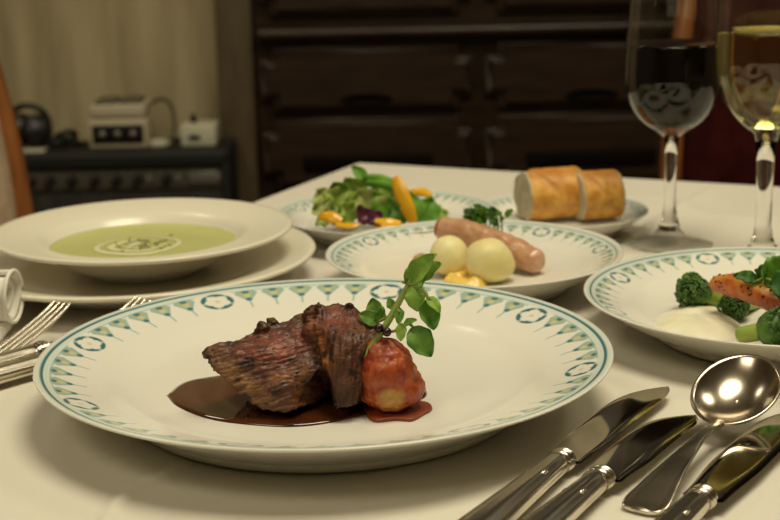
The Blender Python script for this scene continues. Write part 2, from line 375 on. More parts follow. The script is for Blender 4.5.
tag(tube('coiled_cable', [(-.575, 2.83, AT + .004), (-.60, 2.85, AT + .006), (-.63, 2.84, AT + .012), (-.622, 2.82, AT + .024), (-.60, 2.83, AT + .030), (-.60, 2.86, AT + .014), (-.64, 2.87, AT + .008), (-.655, 2.84, AT + .018), (-.63, 2.82, AT + .010), (-.61, 2.835, AT + .016)], .0055, M['knob'], sm=6), 'black cable coiled in a small heap left of the beige box', 'cable')
hp = tag(empty('headphones', (-.675, 2.83, AT)), 'black round headphones lying on amplifier\'s left side beside the chair', 'headphones')
hb = [(-.685 + .038 * math.sin(a), 2.86 + .01 * math.cos(a), AT + .042 - .036 * math.cos(a)) for a in np.linspace(.5, 5.6, 20)]
tube('headband', hb, .006, M['knob'], hp)
for x, y in ((-.668, 2.835), (-.70, 2.85)):
    k = link('ear_cup', lathe_me([(0, 0), (.024, 0), (.03, .006), (.03, .016), (.02, .024), (0, .026)], 28), M['knob'], hp)
    k.data.transform(Matrix.Translation((x, y, AT + .032)) @ Matrix.Rotation(math.radians(75), 4, 'X') @ Matrix.Rotation(.4, 4, 'Y'))
tag(box('paper_card', (-.690, 2.765, AT + .0005), (-.640, 2.80, AT + .004), M['whiteplast'], None, .001), 'pale flat card on amplifier\'s front edge beside the headphones', 'card')

# ------------------------------------------------------------------ table and its cloth
COR = Vector((-0.0291, 1.5501, 0)); TH = math.radians(-24.8)
TU = Vector((math.cos(TH), math.sin(TH), 0)); TV = Vector((math.sin(TH), -math.cos(TH), 0))   # along the far edge / towards the camera
TW, TL = 0.95, 1.25
def tp(u, v, z=0.0): return COR + TU * u + TV * v + Vector((0, 0, z))
tb = tag(empty('dining_table', tp(TW / 2, TL / 2)), 'dining table hidden under the long white cloth', 'table')
def tbox(name, u0, u1, v0, v1, z0, z1, mat, parent, bev):
    bm = bmesh.new(); add_box(bm, (u0, v0, z0), (u1, v1, z1), bev)
    R = Matrix(((TU.x, TV.x, 0, COR.x), (TU.y, TV.y, 0, COR.y), (0, 0, 1, 0), (0, 0, 0, 1)))
    bmesh.ops.transform(bm, matrix=R, verts=bm.verts); bmesh.ops.recalc_face_normals(bm, faces=bm.faces)
    return link(name, from_bm(bm), mat, parent)
tbox('tabletop', .012, TW - .012, .012, TL - .012, TZ - .034, TZ - .004, M['tablewood'], tb, .004)
tbox('apron', .06, TW - .06, .06, TL - .06, TZ - .10, TZ - .033, M['tablewood'], tb, .003)
for u in (.07, TW - .12):
    for v in (.07, TL - .12): tbox('leg', u, u + .05, v, v + .05, 0, TZ - .09, M['tablewood'], tb, .005)
def seg_d(p, a, b):
    ab = b - a; t = min(1, max(0, (p - a).dot(ab) / ab.dot(ab))); return (p - a - ab * t).length, t
creases = []
def crease(pts, h, wd): creases.append(([Vector((p.x, p.y, 0)) for p in pts], h, wd))
crease([on(196, 458), on(172, 471), on(140, 486), on(118, 502), on(106, 520), on(98, 545)], .0024, .0030)
crease([on(728, 183), on(690, 202), on(655, 224), on(615, 250)], .0035, .006)
crease([on(640, 190), on(700, 213), on(780, 222)], .0018, .010)
crease([on(20, 500), on(90, 512), on(190, 530)], -.0012, .012)
def cloth_mesh():
    D, rr = .22, .010; st = .0062
    ax = lambda lo, hi, end: np.unique(np.round(np.concatenate([np.arange(-D, -.012, .010), np.linspace(-.012, .004, 9), np.arange(.004, lo, .010), np.arange(lo, hi, .0032), np.arange(hi, end - .004, .010), np.linspace(end - .004, end + .012, 9), np.arange(end + .012, end + D, .010)]), 5))
    us, vs = ax(.12, .78, TW), ax(.05, 1.0, TL)
    cb = [(min(p.x for p in q) - .04, max(p.x for p in q) + .04, min(p.y for p in q) - .04, max(p.y for p in q) + .04) for q, _, _ in creases]
    V, Fc = [], []
    for v in vs:
        for u in us:
            uc, vc = min(max(u, 0), TW), min(max(v, 0), TL); du, dv = u - uc, v - vc; d = math.hypot(du, dv)
            if d < 1e-9:
                p = tp(u, v); z = TZ + .0004 * fbm((u, v, 0), 5, 3)
                for (pts, h, wd), bb in zip(creases, cb):
                    if not (bb[0] < p.x < bb[1] and bb[2] < p.y < bb[3]): continue
                    best = 1e9; tt = 0
                    for i in range(len(pts) - 1):
                        q, t = seg_d(p, pts[i], pts[i + 1])
                        if q < best: best = q; tt = (i + t) / (len(pts) - 1)
                    if best < wd * 4: z += h * math.exp(-(best / wd) ** 2) * sstep(0, .15, tt) * sstep(0, .15, 1 - tt)
                V.append((p.x, p.y, z)); continue
            n = (du / d, dv / d); a = min(d / rr, math.pi / 2)
            out = rr * math.sin(a); dn = rr * (1 - math.cos(a)) + max(0, d - rr * math.pi / 2)
            along = u if abs(n[1]) > abs(n[0]) else v
            k = max(0, dn - .01) / D; wv = (.018 * math.sin(along * 24) + .010 * math.sin(along * 41 + 1)) * k
            if abs(n[0]) > .02 and abs(n[1]) > .02: wv = .03 * k * math.sin(6 * math.atan2(abs(n[1]), abs(n[0])))
            p = tp(uc + n[0] * (out + max(0, wv) + .02 * k), vc + n[1] * (out + max(0, wv) + .02 * k)); V.append((p.x, p.y, TZ - dn))
    W = len(us)
    for j in range(len(vs) - 1):
        for i in range(W - 1):
            a = j * W + i; Fc.append((a, a + W, a + W + 1, a + 1))
    return from_data(V, Fc)
tag(link('tablecloth', cloth_mesh(), M['cloth']), 'white tablecloth draped over the dining table', 'tablecloth')

# ------------------------------------------------------------------ chairs
def make_chair(name, label, fabric, back_c, face):
    """back_c: point on floor under the middle of the backrest; face: unit vector the sitter looks along"""
    f = Vector((face.x, face.y, 0)).normalized(); s = Vector((-f.y, f.x, 0)); o = Vector((back_c[0], back_c[1], 0))
    P = lambda a, b, z: o + f * a + s * b + Vector((0, 0, z))
    t = tag(empty(name, o), label, 'chair', 'upholstered dining chairs')
    H = .205
    for sd in (-1, 1):
        tube('back_post', [P(.02, H * sd * .97, .40), P(.01, H * sd, .55), P(0, H * sd, .70), P(-.015, H * sd * .985, .80), P(-.045, H * sd * .96, .92), P(-.085, H * sd * .90, 1.05), P(-.12, H * sd * .80, 1.15)], [.017, .015, .0125, .011], M['chairwood'], t, 12, 6)
    tube('top_rail', [P(-.12, -H * .80, 1.15), P(-.135, -H * .4, 1.185), P(-.14, 0, 1.195), P(-.135, H * .4, 1.185), P(-.12, H * .80, 1.15)], .014, M['chairwood'], t, 12, 6)
    tube('lower_rail', [P(.005, -H, .56), P(0, 0, .555), P(.005, H, .56)], .012, M['chairwood'], t, 10, 4)
    V, Fc = [], []
    nz, ns = 22, 14
    zs = np.linspace(.565, 1.185, nz)
    def bx(z): return np.interp(z, [.55, .70, .80, .92, 1.05, 1.15, 1.2], [.01, 0, -.015, -.045, -.085, -.12, -.14])
    def bw(z): return H * np.interp(z, [.55, .70, .80, .92, 1.05, 1.15, 1.19], [1, 1, .985, .96, .90, .80, .45])
    for side in (1, -1):
        for z in zs:
            for q in np.linspace(-1, 1, ns):
                e = (1 - abs(q) ** 4) * (1 - abs((z - .875) / .32) ** 6)
                V.append(P(bx(z) + side * (.004 + .018 * max(0, e)), bw(z) * q * .97, z))
    for sdi in (0, 1):
        b0 = sdi * nz * ns
        for j in range(nz - 1):
            for i in range(ns - 1):
                q = [b0 + j * ns + i, b0 + j * ns + i + 1, b0 + (j + 1) * ns + i + 1, b0 + (j + 1) * ns + i]; Fc.append(q if sdi else q[::-1])
    n0 = nz * ns
    for j in range(nz - 1):
        for i in (0, ns - 1): Fc.append([j * ns + i, (j + 1) * ns + i, n0 + (j + 1) * ns + i, n0 + j * ns + i])
    for i in range(ns - 1):
        for j in (0, nz - 1): Fc.append([j * ns + i, j * ns + i + 1, n0 + j * ns + i + 1, n0 + j * ns + i])
    me = from_data(V, Fc); bm = bmesh.new(); bm.from_mesh(me); bmesh.ops.recalc_face_normals(bm, faces=bm.faces); bm.to_mesh(me); bm.free()
    link('backrest', me, fabric, t)
    bm = bmesh.new(); add_box(bm, (.0, -.21, .43), (.42, .21, .485), .02, 4)
    R = Matrix(((f.x, s.x, 0, o.x), (f.y, s.y, 0, o.y), (0, 0, 1, 0), (0, 0, 0, 1))); bmesh.ops.transform(bm, matrix=R, verts=bm.verts)
    link('seat', from_bm(bm), fabric, t)
    bm = bmesh.new(); add_box(bm, (.005, -.215, .385), (.415, .215, .44), .008, 2); bmesh.ops.transform(bm, matrix=R, verts=bm.verts)
    link('seat_frame', from_bm(bm), M['chairwood'], t)
    for a, sd in ((.39, 1), (.39, -1)): tube('leg', [P(a, .185 * sd, .40), P(a + .004, .187 * sd, .2), P(a + .01, .19 * sd, .012)], [.02, .016, .012], M['chairwood'], t, 10, 4)
    for sd in (1, -1): tube('leg', [P(.02, .199 * sd, .40), P(.0, .2 * sd, .2), P(-.05, .2 * sd, .012)], [.018, .016, .013], M['chairwood'], t, 10, 4)
    return t
pL = at(17, 200, 1.75)
make_chair('dining_chair', 'wooden chair with beige upholstered back at the table\'s left side', M['beigefab'], pL - (-TV) * .205, TU)
pR = at(673, 150, 1.85)
make_chair('dining_chair', 'wooden chair with maroon upholstered back behind the wine glasses', M['maroon'], pR + TU * .205, TV)

# ------------------------------------------------------------------ decorated plates
TEAL, BLUE, OLIVE, WHITE, PINK = (0.035, 0.16, 0.19), (0.30, 0.47, 0.48), (0.43, 0.46, 0.27), (0.79, 0.765, 0.68), (0.72, 0.52, 0.38)
def pattern(rr, ang, line, off):
    """colour of the rim decoration at radius fraction rr, angle ang (degrees)"""
    k = rr / line * .97
    c = WHITE
    c = mixc(c, (0.60, 0.68, 0.62), .75 * sstep(.935, .955, k) * (1 - sstep(.985, .995, k)))
    c = mixc(c, TEAL, sstep(.9645, .967, k) * (1 - sstep(.974, .9765, k)))
    a = ((ang - off + 22.5) % 45) - 22.5
    if abs(a) < 4.9:                                     # the flower oval
        x, y = a / 4.5, (k - .893) / .055; p = math.hypot(x, y); th = math.atan2(y, x)
        seg = .5 + .5 * math.cos(5 * th + .5 + math.pi)
        inn = .52 + .20 * abs(math.cos(2.5 * th + .25)) ** .6
        c = mixc(c, TEAL, (1 - sstep(.93, 1.03, p)) * sstep(inn, inn + .1, p) * (.5 + .5 * sstep(.0, .22, seg)))
        c = mixc(c, WHITE, 1 - sstep(inn - .08, inn, p))
        c = mixc(c, PINK, .8 * (1 - sstep(.12, .22, p)))
    else:
        aa = (a - 4.9) if a > 0 else (a + 45 - 4.9)      # 0..35.2
        q = aa / 35.2 * 5; i = min(4, int(q)); x = (q - i - .5) * 2          # -1..1 in one triangle
        top, tip = .944, .862
        h = (k - tip) / (top - tip)                      # 0 at tip .. 1 at base
        if -0.52 < h < 1.02:
            wdt = max(0, min(1, h * 1.25)) * .86 * (1 - .35 * sstep(.7, 1.0, h))
            ins = wdt - abs(x)
            if h > 0 and ins > -.10:
                c = mixc(c, BLUE, sstep(-.10, .0, ins))
                c = mixc(c, OLIVE, .85 * sstep(.10, .22, ins) * sstep(.08, .16, h))
                c = mixc(c, TEAL, .9 * (1 - sstep(.10, .17, math.hypot(x * .55, h - .22))))
                c = mixc(c, TEAL, .9 * (1 - sstep(.13, .2, math.hypot((x) * .6, (h - .88)))))
                c = mixc(c, (0.62, 0.60, 0.36), .7 * (1 - sstep(.12, .2, math.hypot(x * .6, h - .56))))
            if h > .80: c = mixc(c, BLUE, .5 * sstep(.98, 1.0, 1 - abs(1 - abs(x))))
            if h <= .1: c = mixc(c, BLUE, (1 - sstep(.035, .11, abs(x))) * sstep(-.52, -.4, h))
            c = mixc(c, BLUE, .7 * sstep(.90, .95, h) * (1 - sstep(.99, 1.02, h)) )
    return c
def plate(name, label, ctr, R, zr, line=.97, off=31, nang=1080, nrad=44, foot=.62, group=None, wellz=.011):
    z = TZ + .0008
    t = tag(empty(name, (ctr[0], ctr[1], z)), label, 'plate', group)
    s = zr
    und = [(0, .0045), (foot * R * .9, .0045), (foot * R, .0045), (foot * R + .005, .006), (.80 * R, s * .47), (.93 * R, s * .80), (.985 * R, s * .93), (.998 * R, s * .965)]
    lip = [(R, s * .985), (.998 * R, s * 1.0), (.990 * R, s * 1.003)]
    nr = nrad
    rim_out, rim_in = .985 * R, .775 * R
    rim = [(rim_out + (rim_in - rim_out) * i / nr, s * (1.0 - .34 * (i / nr) ** 1.0)) for i in range(nr + 1)]
    zi = rim[-1][1]
    well = [(.755 * R, zi - .0012), (.73 * R, zi - .0032), (.70 * R, wellz + (zi - wellz) * .38), (.66 * R, wellz + (zi - wellz) * .16), (.60 * R, wellz + .0005), (.5 * R, wellz), (.25 * R, wellz - .0002), (0, wellz - .0002)]
    prof = und + lip + rim + well
    me = lathe_me(prof, nang)
    co = np.empty(len(me.vertices) * 3, np.float32); me.vertices.foreach_get('co', co); co = co.reshape(-1, 3)
    r = np.hypot(co[:, 0], co[:, 1]) / R; ang = np.degrees(np.arctan2(co[:, 1], co[:, 0]))
    cols = np.tile(np.array(WHITE, np.float32), (len(co), 1))
    for i in np.nonzero((r > .77) & (r < .9999) & (co[:, 2] > s * .62) & (co[:, 2] >= s * (1.0 - .34 * (.985 - r) / .21) - .0004))[0]:
        cols[i] = pattern(r[i], ang[i], line, off)
    tint(me, cols)
    b = link('dish', me, M['china'], t, loc=(0, 0, 0))
    f = link('foot_ring', lathe_me([(foot * R - .008, .006), (foot * R - .007, .0005), (foot * R - .005, 0), (foot * R - .001, 0), (foot * R + .001, .0006), (foot * R + .003, .0058)], 160, True), M['china_foot'], t, loc=(0, 0, 0))
    return t
MAIN = (-.0362, .781); MID = (.0590, 1.0270); RIGHT = (.2390, .8914); SAL = (-.0025, 1.1938); BRD = (.1383, 1.1907)
plate('dinner_plate', 'largest white plate with teal patterned rim, holding the roast meat in front', MAIN, .155, .031, .972, 31, 1440, 52, .675)
plate('dinner_plate', 'white teal-rimmed plate at the right edge with broccoli and cream sauce', RIGHT, .1195, .028, .965, 12, 1080, 44)
plate('side_plate', 'white teal-rimmed plate behind the roast with sausage and potatoes', MID, .1042, .026, .955, 8, 900, 36)
plate('side_plate', 'white teal-rimmed plate at the back holding the green salad', SAL, .0896, .022, .955, 20, 720, 28)
plate('bread_plate', 'smallest teal-rimmed plate at the back holding two pieces of bread', BRD, .071, .020, .955, 20, 720, 28)

# ------------------------------------------------------------------ soup plate, its underplate and the soup
UND = (-.1876, 1.063)
t = tag(empty('underplate', (*UND, TZ + .0008)), 'plain cream underplate on the cloth beneath the soup bowl', 'plate')
R = .1339; s = .022
link('dish', lathe_me([(0, .004), (.078, .004), (.083, .005), (.11, .012), (.128, .0185), (.1325, .0195), (R, .021), (.1325, .0225), (.129, .0222), (.105, .0165), (.095, .0135), (.088, .0095), (.08, .0082), (0, .008)], 160), M['cream_china'], t, loc=(0, 0, 0))
link('foot_ring', lathe_me([(.072, .005), (.073, .0003), (.075, 0), (.079, 0), (.081, .005)], 120, True), M['china_foot'], t, loc=(0, 0, 0))
BOW = (-.1785, 1.063); bz = TZ + .0092
t = tag(empty('soup_bowl', (*BOW, bz)), 'cream wide-rimmed soup bowl standing on the plain underplate', 'bowl')
R = .1086
link('dish', lathe_me([(0, .004), (.034, .004), (.040, .002), (.050, .0045), (.064, .012), (.074, .0205), (.080, .0235), (.095, .0268), (.1065, .0288), (R, .0305), (.1075, .0320), (.104, .0318), (.090, .0296), (.078, .0275), (.0735, .0262), (.070, .0225), (.062, .0145), (.050, .008), (.03, .006), (0, .0058)], 160), M['cream_china'], t, loc=(0, 0, 0))
link('foot_ring', lathe_me([(.034, .0045), (.0345, .0003), (.0355, 0), (.0395, 0), (.041, .003)], 100, True), M['cream_china'], t, loc=(0, 0, 0))
sp = tag(empty('soup', (*BOW, bz + .0195)), 'pale green soup filling the cream soup bowl', 'soup')
link('liquid', lathe_me([(0, 0), (.04, 0), (.066, 0), (.0672, .0005), (.0655, -.0015), (.05, -.009), (.03, -.0125), (0, -.0128)], 120), M['soup'], sp, loc=(0, 0, 0))
random.seed(3)
cc = on(138, 244, .030)
V, Fc = [], []
for ring in range(3):
    pts = [(cc.x + (.006 + .0075 * ring) * (1.35 if ring else 1) * math.cos(a) + .002 * math.sin(3 * a), cc.y + (.008 + .010 * ring) * math.sin(a), bz + .0198) for a in np.linspace(.4 + ring, 5.6 + ring, 26)]
    tube_into(V, Fc, pts, [.0010, .0034, .0026, .0008], 8, (Vector((0, 0, 1)), .18))
link('cream_swirl', from_data(V, Fc), M['swirl'], sp)
V, Fc = [], []
for i in range(46):
    a = random.uniform(0, 6.28); q = random.gauss(0, 1)
    p = Vector((cc.x + random.gauss(0, .011), cc.y + random.gauss(.004, .013), bz + .0203)); d = Vector((math.cos(a), math.sin(a), 0)) * random.uniform(.0006, .0018)
    tube_into(V, Fc, [p - d, p, p + d], .00055, 5)
h = link('herb_flecks', from_data(V, Fc), M['chive'], sp); h['kind'] = 'stuff'

# ------------------------------------------------------------------ the roast on the main plate
WZ = .0118                                   # well of the main plate above the table top
def sauce_mesh(outline, z, h):
    pts = spline(outline + [outline[0]], 8)[:-1]; c = sum(pts, Vector()) / len(pts); V, Fc = [], []; n = len(pts)
    prof = [(1.0, -.0006), (1.004, .35), (.985, .8), (.95, 1.0), (.6, 1.05), (.3, 1.05)]
    for q, hh in prof:
        for p in pts: V.append((c.x + (p.x - c.x) * q, c.y + (p.y - c.y) * q, z + (hh * h if hh > 0 else hh)))
    for j in range(len(prof) - 1):
        for k in range(n): Fc.append([j * n + k, j * n + (k + 1) % n, (j + 1) * n + (k + 1) % n, (j + 1) * n + k])
    V.append((c.x, c.y, z + h * 1.05)); m = len(V) - 1; b = (len(prof) - 1) * n
    for k in range(n): Fc.append([b + k, b + (k + 1) % n, m])
    return from_data(V, Fc)
so = [on(x, y, WZ) for x, y in ((167, 396), (178, 407), (205, 418), (240, 424), (290, 427), (335, 422), (375, 411), (408, 404), (426, 396), (420, 385), (395, 372), (340, 366), (270, 366), (222, 376), (185, 383))]
tag(link('brown_sauce', sauce_mesh(so, TZ + WZ - .0002, .0016), M['sauce']), 'glossy dark brown sauce pooled under the roast meat', 'sauce')

def steak():
    bm = bmesh.new(); base = TZ + WZ + .0012
    L = [at(262, 411, .7215), at(298, 412, .719), at(240, 397, .723), at(222, 378, .727), at(205, 352, .737), at(208, 362, .733), at(212, 347, .742), at(252, 331, .752), at(262, 350, .735),
         at(277, 324, .758), at(300, 317, .764), at(322, 307, .770), at(345, 325, .765), at(322, 366, .733), at(305, 392, .722)]
    L += [Vector((-.075, .770, base)), Vector((-.02, .782, base)), Vector((-.083, .752, base + .012)), Vector((-.03, .79, base + .022))]
    add_hull(bm, L)
    Rg = [at(330, 408, .716), at(336, 412, .714), at(352, 405, .717), at(366, 385, .724), at(379, 335, .742), at(372, 318, .752), at(356, 307, .758), at(338, 302, .760), at(318, 307, .754),
          at(312, 322, .744), at(324, 360, .728), at(328, 388, .719), at(345, 340, .728), at(362, 345, .731)]
    Rg += [Vector((-.012, .788, base)), Vector((-.03, .785, base)), Vector((-.008, .77, base + .01)), Vector((-.02, .79, base + .035)), Vector((-.012, .752, base))]
    add_hull(bm, Rg)
    for q_, rr_ in ((at(318, 335, .750), .008), (at(316, 318, .760), .007)): add_ball(bm, q_, rr_, 3)
    for px, py, Y, r in ((272, 323, .758, .0032), (262, 329, .752, .004), (209, 354, .739, .0035), (319, 306, .755, .0026), (350, 305, .757, .003)): add_ball(bm, at(px, py, Y), r, 2)
    gap = at(317, 396, .722)
    def front(p):                                       # position on the cut face, in half millimetres across / up
        d = p - CAM; k = d.dot(FW); return 390 + F_PX * d.dot(RT) / k, 260 - F_PX * d.dot(UP) / k
    def streak(x, y, p):
        if x > 322 + (y - 340) * .06: a, b = y, x       # right-hand muscle: fibres run up and down
        else: a, b = x - .28 * y, y + .28 * x
        return noise.fractal(Vector((a / 16, b / 3.2, p.y * 60)), .75, 2.0, 4)
    def seam(x, y): return min(math.hypot((x - sx) / 1.0, (y - sy) / 1.0) for sx, sy in ((316, 318), (318, 328), (320, 338), (322, 348), (323, 358), (322, 368), (320, 378)))
    def disp(co, n):
        x, y = front(co); st = streak(x, y, co)
        d = .0007 * fbm(co, 130, 4) + .0017 * fbm(co + Vector((5, 2, 1)), 38, 3) + .0008 * st
        if n.y < .3: d -= .0012 * math.exp(-(seam(x, y) / 6) ** 2)
        return d - .017 * math.exp(-((co - gap).length / .0075) ** 2)
    me = remeshed(bm, .00075, 8, disp)
    def blob(x, y, cx, cy, a, b, th=0):
        c_, s_ = math.cos(math.radians(th)), math.sin(math.radians(th)); u, v = (x - cx) * c_ + (y - cy) * s_, -(x - cx) * s_ + (y - cy) * c_
        return math.exp(-(u / a) ** 2 - (v / b) ** 2)
    cols = []
    for v in me.vertices:
        p = v.co; x, y = front(p); st = streak(x, y, p); n = fbm(p, 60, 4); n2 = fbm(p + Vector((3, 3, 3)), 240, 3); fc = sstep(.5, .0, v.normal.y)
        c = mixc((0.036, 0.012, 0.006), (0.110, 0.040, 0.016), .45 + .7 * n + .45 * st)
        red = 1.25 * blob(x, y, 276, 348, 42, 17, -16) + .9 * blob(x, y, 336, 318, 17, 10, 10)
        c = mixc(c, mixc((0.090, 0.019, 0.009), (0.225, 0.058, 0.030), .5 + .75 * st + .25 * n2), min(.95, red * fc))
        tan = blob(x, y, 250, 390, 40, 9, 38) + .7 * blob(x, y, 225, 366, 22, 7, 38)
        c = mixc(c, mixc((0.10, 0.042, 0.014), (0.27, 0.135, 0.050), .5 + .7 * st + .4 * n2), min(.8, tan * fc))
        fat = blob(x, y, 318, 344, 6, 14, -8) + .8 * blob(x, y, 326, 362, 6, 9) + 1.1 * blob(x, y, 299, 390, 9, 17, 10) + .6 * blob(x, y, 311, 322, 5, 9) + .6 * blob(x, y, 280, 378, 16, 4, -12)
        c = mixc(c, mixc((0.22, 0.065, 0.014), (0.46, 0.19, 0.055), .5 + .8 * n2 + .4 * st), min(.88, fat * fc * (.8 + .8 * n)))
        c = mixc(c, (0.012, 0.006, 0.004), .9 * sstep(.30, .55, n2 * .5 + fbm(p + Vector((9, 0, 0)), 110, 3) * .75))
        c = mixc(c, (0.010, 0.005, 0.003), math.exp(-((p - gap).length / .011) ** 2))  # shade of the cavity between the lobes, put into the tint
        cols.append(tuple(q * 1.15 for q in c))
    tint(me, np.array(cols, np.float32))
    t = tag(empty('roast_meat', (-.04, .755, TZ + WZ)), 'browned thick piece of roast meat lying in brown sauce on the largest plate', 'meat')
    link('meat', me, M['steak'], t)
    random.seed(5); V, Fc = [], []
    vs = [v for v in me.vertices if v.normal.y < .1 and v.normal.z > -.2]
    for v in random.sample(vs, 26):
        r = random.uniform(.0003, .0007); tube_into(V, Fc, [v.co - Vector((r * .6, 0, 0)), v.co + Vector((r * .6, 0, r * .4))], r, 6)
    link('pepper_crumbs', from_data(V, Fc), M['pepper'], t)['kind'] = 'stuff'
steak()

def coated_potato():
    base = TZ + WZ; c = on(391, 382, .028); c = Vector((-.0030, .7335, base + .0185))
    bm = bmesh.new(); add_ball(bm, c, (.0160, .0160, .0185), 4); add_ball(bm, c + Vector((-.002, .002, .012)), (.010, .010, .0085), 3)
    add_ball(bm, c + Vector((.003, 0, -.006)), (.0168, .0165, .012), 3)
    me = remeshed(bm, .0009, 7, lambda co, n: .0011 * fbm(co, 100, 3) + .0007 * fbm(co, 260, 3))
    t = tag(empty('coated_potato', (c.x, c.y, base)), 'round potato coated in red tomato sauce beside the roast meat', 'potato')
    link('potato', me, M['tomato'], t)
    bare = c + Vector((.003, -.0165, -.009)); bare2 = c + Vector((-.003, -.012, .009)); cols = []
    for v in me.vertices:
        p = v.co; k = .8 * math.exp(-((p - bare).length / .010) ** 2) + .45 * math.exp(-((p - bare2).length / .007) ** 2) + .35 * fbm(p, 110, 3)
        cc_ = mixc((0.24, 0.028, 0.007), (0.46, 0.090, 0.016), .5 + .9 * fbm(p + Vector((4, 4, 4)), 130, 4)); cols.append(mixc(cc_, (0.46, 0.26, 0.055), sstep(.35, .85, k)))
    tint(me, np.array(cols, np.float32))
    pts = [Vector((c.x + .004 + .0175 * math.cos(a) * (1 + .10 * math.sin(3 * a + 1)), c.y - .001 + .0175 * math.sin(a) * (1 + .14 * math.sin(5 * a)), 0)) for a in np.linspace(0, 2 * math.pi, 25)[:-1]]
    me2 = sauce_mesh(pts, base + .0008, .0012); tint(me2, np.tile(np.array((.24, .04, .009), np.float32), (len(me2.vertices), 1)))
    link('sauce_drip', me2, M['tomato'], t)
    return c
PC = coated_potato()

def leaf_me(b, tip, nrm, width, cup=.25, bend=.1, ruf=0.0, rf=5, shape=.75, nu=16, nv=11, seed=0, notch=0.0):
    """leaf blade from b to tip; nrm faces outwards; cup curls the sides, bend bows the length, ruf ruffles the margin"""
    b, tip, nrm = Vector(b), Vector(tip), Vector(nrm).normalized(); ax = tip - b; L = ax.length; ax.normalize()
    nrm = (nrm - ax * nrm.dot(ax)).normalized(); sd = ax.cross(nrm); V, Fc = [], []; rnd = random.Random(seed); ph = rnd.uniform(0, 6)
    for i in range(nu):
        u = i / (nu - 1); wd = max(.02, math.sin(math.pi * min(1, u) ** shape) ** .7 if u < 1 else .02) * width / 2
        if u in (0,): wd = width * .04
        for j in range(nv):
            s = j / (nv - 1) * 2 - 1
            wob = 1 + ruf * .5 * math.sin(u * 17 + ph)
            off = cup * width * s * s * .6 + bend * L * math.sin(math.pi * u) + ruf * width * abs(s) ** 1.6 * math.sin(u * rf * 6.28 + ph + (2 if s > 0 else 0)) * .5 - .03 * width * math.exp(-(s / .18) ** 2)
            V.append(b + ax * (L * u - notch * L * (1 - abs(s)) * (u ** 4)) + sd * (wd * s * wob) + nrm * off)
    for i in range(nu - 1):
        for j in range(nv - 1): a = i * nv + j; Fc.append([a, a + 1, a + nv + 1, a + nv])
    return from_data(V, Fc)
def leaf(name, mat, parent, *a, th=.0004, **k):
    o = link(name, leaf_me(*a, **k), mat, parent); m = o.modifiers.new('thick', 'SOLIDIFY'); m.thickness = th; m.offset = 0
    return o

# watercress sprig
wc = tag(empty('watercress_sprig', at(366, 352, .731)), 'green watercress sprig leaning up from the roast meat', 'herb')
tube('stem', [at(365, 357, .730), at(375, 342, .733), at(389, 320, .737), at(400, 300, .740), at(409, 284, .742), at(413, 276, .744)], [.0018, .0019, .0017, .0012], M['stem'], wc, 10, 5)
V, Fc = [], []
for pts in ([at(404, 292, .741), at(415, 287, .738), at(425, 292, .734), at(428, 300, .732)], [at(392, 314, .738), at(386, 318, .743), at(378, 322, .745)], [at(388, 332, .735), at(398, 330, .733), at(408, 324, .732), at(414, 328, .731)], [at(396, 306, .739), at(399, 312, .737)], [at(409, 284, .742), at(403, 282, .745)]):
    tube_into(V, Fc, spline(pts, 6), .0008, 8)
link('stalklets', from_data(V, Fc), M['stem'], wc)
cr, cdk = M['cress'], M['cressdark']
UPV, TOC = Vector((0, 0, 1)), Vector((0, -1, .3))
leaf('leaf', cr, wc, at(408, 283, .743), at(437, 254, .738), (-.5, -1, .5), .0115, cup=.3, bend=.06, ruf=.10, rf=2, seed=1)
leaf('leaf', cr, wc, at(413, 280, .744), at(440, 262, .748), (.4, -1, -.2), .0105, cup=.2, bend=-.08, ruf=.10, rf=2, seed=2)
leaf('leaf', cdk, wc, at(406, 285, .742), at(424, 270, .750), (.0, -1, .3), .012, cup=.15, bend=.05, ruf=.10, rf=2, seed=3)
leaf('leaf', cr, wc, at(413, 287, .738), at(418, 311, .733), (.1, -1, .1), .0105, cup=-.25, bend=.10, ruf=.10, rf=2, seed=4)
leaf('leaf', cdk, wc, at(427, 299, .732), at(433, 330, .727), (.35, -1, .25), .0115, cup=.28, bend=-.08, ruf=.10, rf=2, seed=5)
leaf('leaf', cr, wc, at(426, 298, .732), at(440, 313, .730), (.7, -.8, .4), .0065, cup=.2, bend=.14, ruf=.10, rf=2, seed=6)
leaf('leaf', cdk, wc, at(411, 328, .731), at(431, 357, .726), (.15, -1, .35), .0135, cup=.22, bend=.12, ruf=.10, rf=2, seed=7)
leaf('leaf', cr, wc, at(402, 323, .733), at(401, 341, .731), (-.3, -1, .2), .0058, cup=.2, bend=.08, ruf=.10, rf=2, seed=8)
leaf('leaf', cdk, wc, at(404, 324, .733), at(417, 320, .731), (0, -.8, .8), .0040, cup=.2, bend=.1, ruf=.10, rf=2, seed=9)
leaf('leaf', cdk, wc, at(398, 307, .739), at(398, 324, .735), (.4, -1, .1), .0058, cup=.2, bend=.08, ruf=.10, rf=2, seed=10)
leaf('leaf', cdk, wc, at(393, 309, .739), at(389, 298, .741), (-.2, -1, .2), .0050, cup=.15, bend=.05, ruf=.10, rf=2, seed=11)
leaf('leaf', cdk, wc, at(380, 322, .745), at(359, 314, .748), (-.1, -1, .5), .0085, cup=.2, bend=.1, ruf=.10, rf=2, seed=12)
leaf('leaf', cdk, wc, at(377, 320, .746), at(373, 298, .750), (-.2, -1, .3), .0095, cup=.2, bend=.06, ruf=.10, rf=2, seed=13)
leaf('leaf', cdk, wc, at(379, 322, .745), at(382, 306, .747), (.3, -1, .2), .0055, cup=.2, bend=.06, ruf=.10, rf=2, seed=14)
